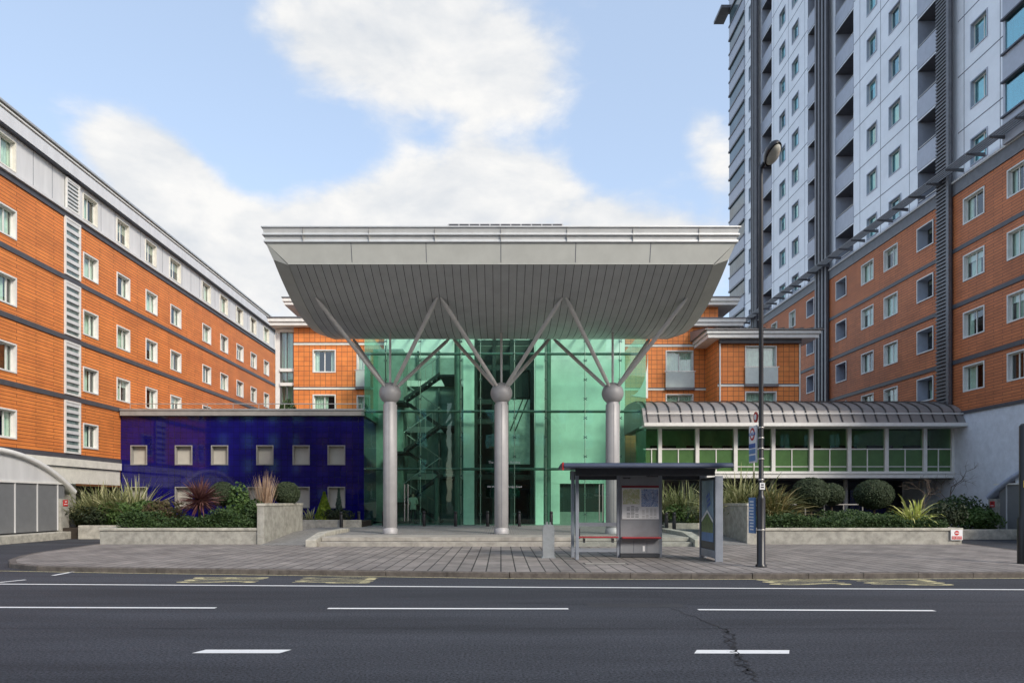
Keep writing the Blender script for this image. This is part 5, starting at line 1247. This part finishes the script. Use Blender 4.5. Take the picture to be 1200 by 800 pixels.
# post at right edge
px_, py_ = 13.25, 17.3
sp = thing('sign_post', 'thick black post at the right edge of the pavement', 'post', (px_, py_, .12))
m = MB(); m.lathe((px_, py_), [(.14, .12), (.14, 1.25), (.10, 1.32), (.10, 3.6), (.06, 3.66), (.001, 3.67)], 'black', 20); m.build('pole', sp)
m = MB(); m.box(px_-.09, px_+.09, py_-.125, py_-.108, 2.05, 2.22, 'yellow'); pz = m.build('yellow_plate', sp); m = MB(); m.box(px_-.05, px_+.05, py_-.13, py_-.126, 2.09, 2.18, 'ink'); m.build('marking', pz)
# litter
m = MB(); rnd = random.Random(9); c = Vector((*gp(48, 663), .03)); pts = [c+Vector((rnd.uniform(-.16, .16), rnd.uniform(-.08, .08), rnd.uniform(-.02, .05))) for _ in range(10)]
bmx = bmesh.new(); [bmx.verts.new(p) for p in pts]; bmesh.ops.convex_hull(bmx, input=bmx.verts); bmx.verts.index_update()
m.add([v.co.copy() for v in bmx.verts], [tuple(v.index for v in f.verts) for f in bmx.faces], 'paper'); bmx.free(); tag(m.build('litter'), 'crumpled white paper litter in the gutter by the left kerb corner', 'litter')
m = MB(); m.box(4.9, 5.3, 16.6, 17.1, .124, .128, 'crack')
m = MB(); x0, y0 = 2.1, 17.05
for q in ((x0, x0+1.1, y0, y0+.03), (x0, x0+1.1, y0+.42, y0+.45), (x0, x0+.03, y0+.03, y0+.42), (x0+1.07, x0+1.1, y0+.03, y0+.42)): m.box(*q, .118, .126, 'crack')
m.box(x0+.03, x0+1.07, y0+.03, y0+.42, .118, .1245, 'step'); tag(m.build('inspection_cover'), 'rectangular inspection cover in the paving before the bus shelter', 'cover')

# ================================================================== PERSON behind the glass
def person():
    x, y, z = gx(487, 39.2)+.0, 38.1, .424
    root = thing('person', 'person in pale jacket and dark trousers standing inside behind the left glass door', 'person', (x, y, z))
    V = [(0, 0, .95), (0, 0, 1.15), (0, .0, 1.38), (0, 0, 1.50), (0, -.01, 1.60), (0, -.015, 1.72), (-.19, 0, 1.42), (-.25, .02, 1.15), (-.14, -.2, 1.08), (.19, 0, 1.42), (.25, .02, 1.15), (.14, -.2, 1.12),
         (-.1, 0, .88), (-.12, -.01, .48), (-.13, .02, .08), (-.14, -.12, .04), (.1, 0, .88), (.12, -.01, .48), (.13, .02, .08), (.14, -.12, .04)]
    E = [(0, 1), (1, 2), (2, 3), (3, 4), (4, 5), (2, 6), (6, 7), (7, 8), (2, 9), (9, 10), (10, 11), (0, 12), (12, 13), (13, 14), (14, 15), (0, 16), (16, 17), (17, 18), (18, 19)]
    Rr = [(.16, .11), (.15, .11), (.17, .11), (.065, .065), (.085, .095), (.08, .09), (.07, .07), (.05, .05), (.04, .035), (.07, .07), (.05, .05), (.04, .035), (.095, .1), (.065, .07), (.045, .05), (.05, .035), (.095, .1), (.065, .07), (.045, .05), (.05, .035)]
    me = bpy.data.meshes.new('body'); me.from_pydata(V, E, []); o = bpy.data.objects.new('body', me); COL.objects.link(o)
    md = o.modifiers.new('skin', 'SKIN'); 
    for i, r in enumerate(Rr): me.skin_vertices[0].data[i].radius = r
    me.skin_vertices[0].data[0].use_root = True
    o.modifiers.new('sub', 'SUBSURF').levels = 2
    dg = bpy.context.evaluated_depsgraph_get(); m2 = bpy.data.meshes.new_from_object(o.evaluated_get(dg)); bpy.data.objects.remove(o)
    m2.materials.clear()
    for k in ('jacket', 'trousers', 'skin'): m2.materials.append(M[k])
    for p in m2.polygons:
        c = p.center; p.material_index = 2 if c.z > 1.5 or (c.y < -.17 and c.z > .9) else (0 if c.z > .82 else 1); p.use_smooth = True
    b = bpy.data.objects.new('body', m2); COL.objects.link(b); b.parent = root; ORG[b.name] = ORG[root.name]
    h = MB(); h.ball((x, y+.02, z+1.7), .095, .105, .1, 'hair', 16, 10); h.build('hair', root)
person()
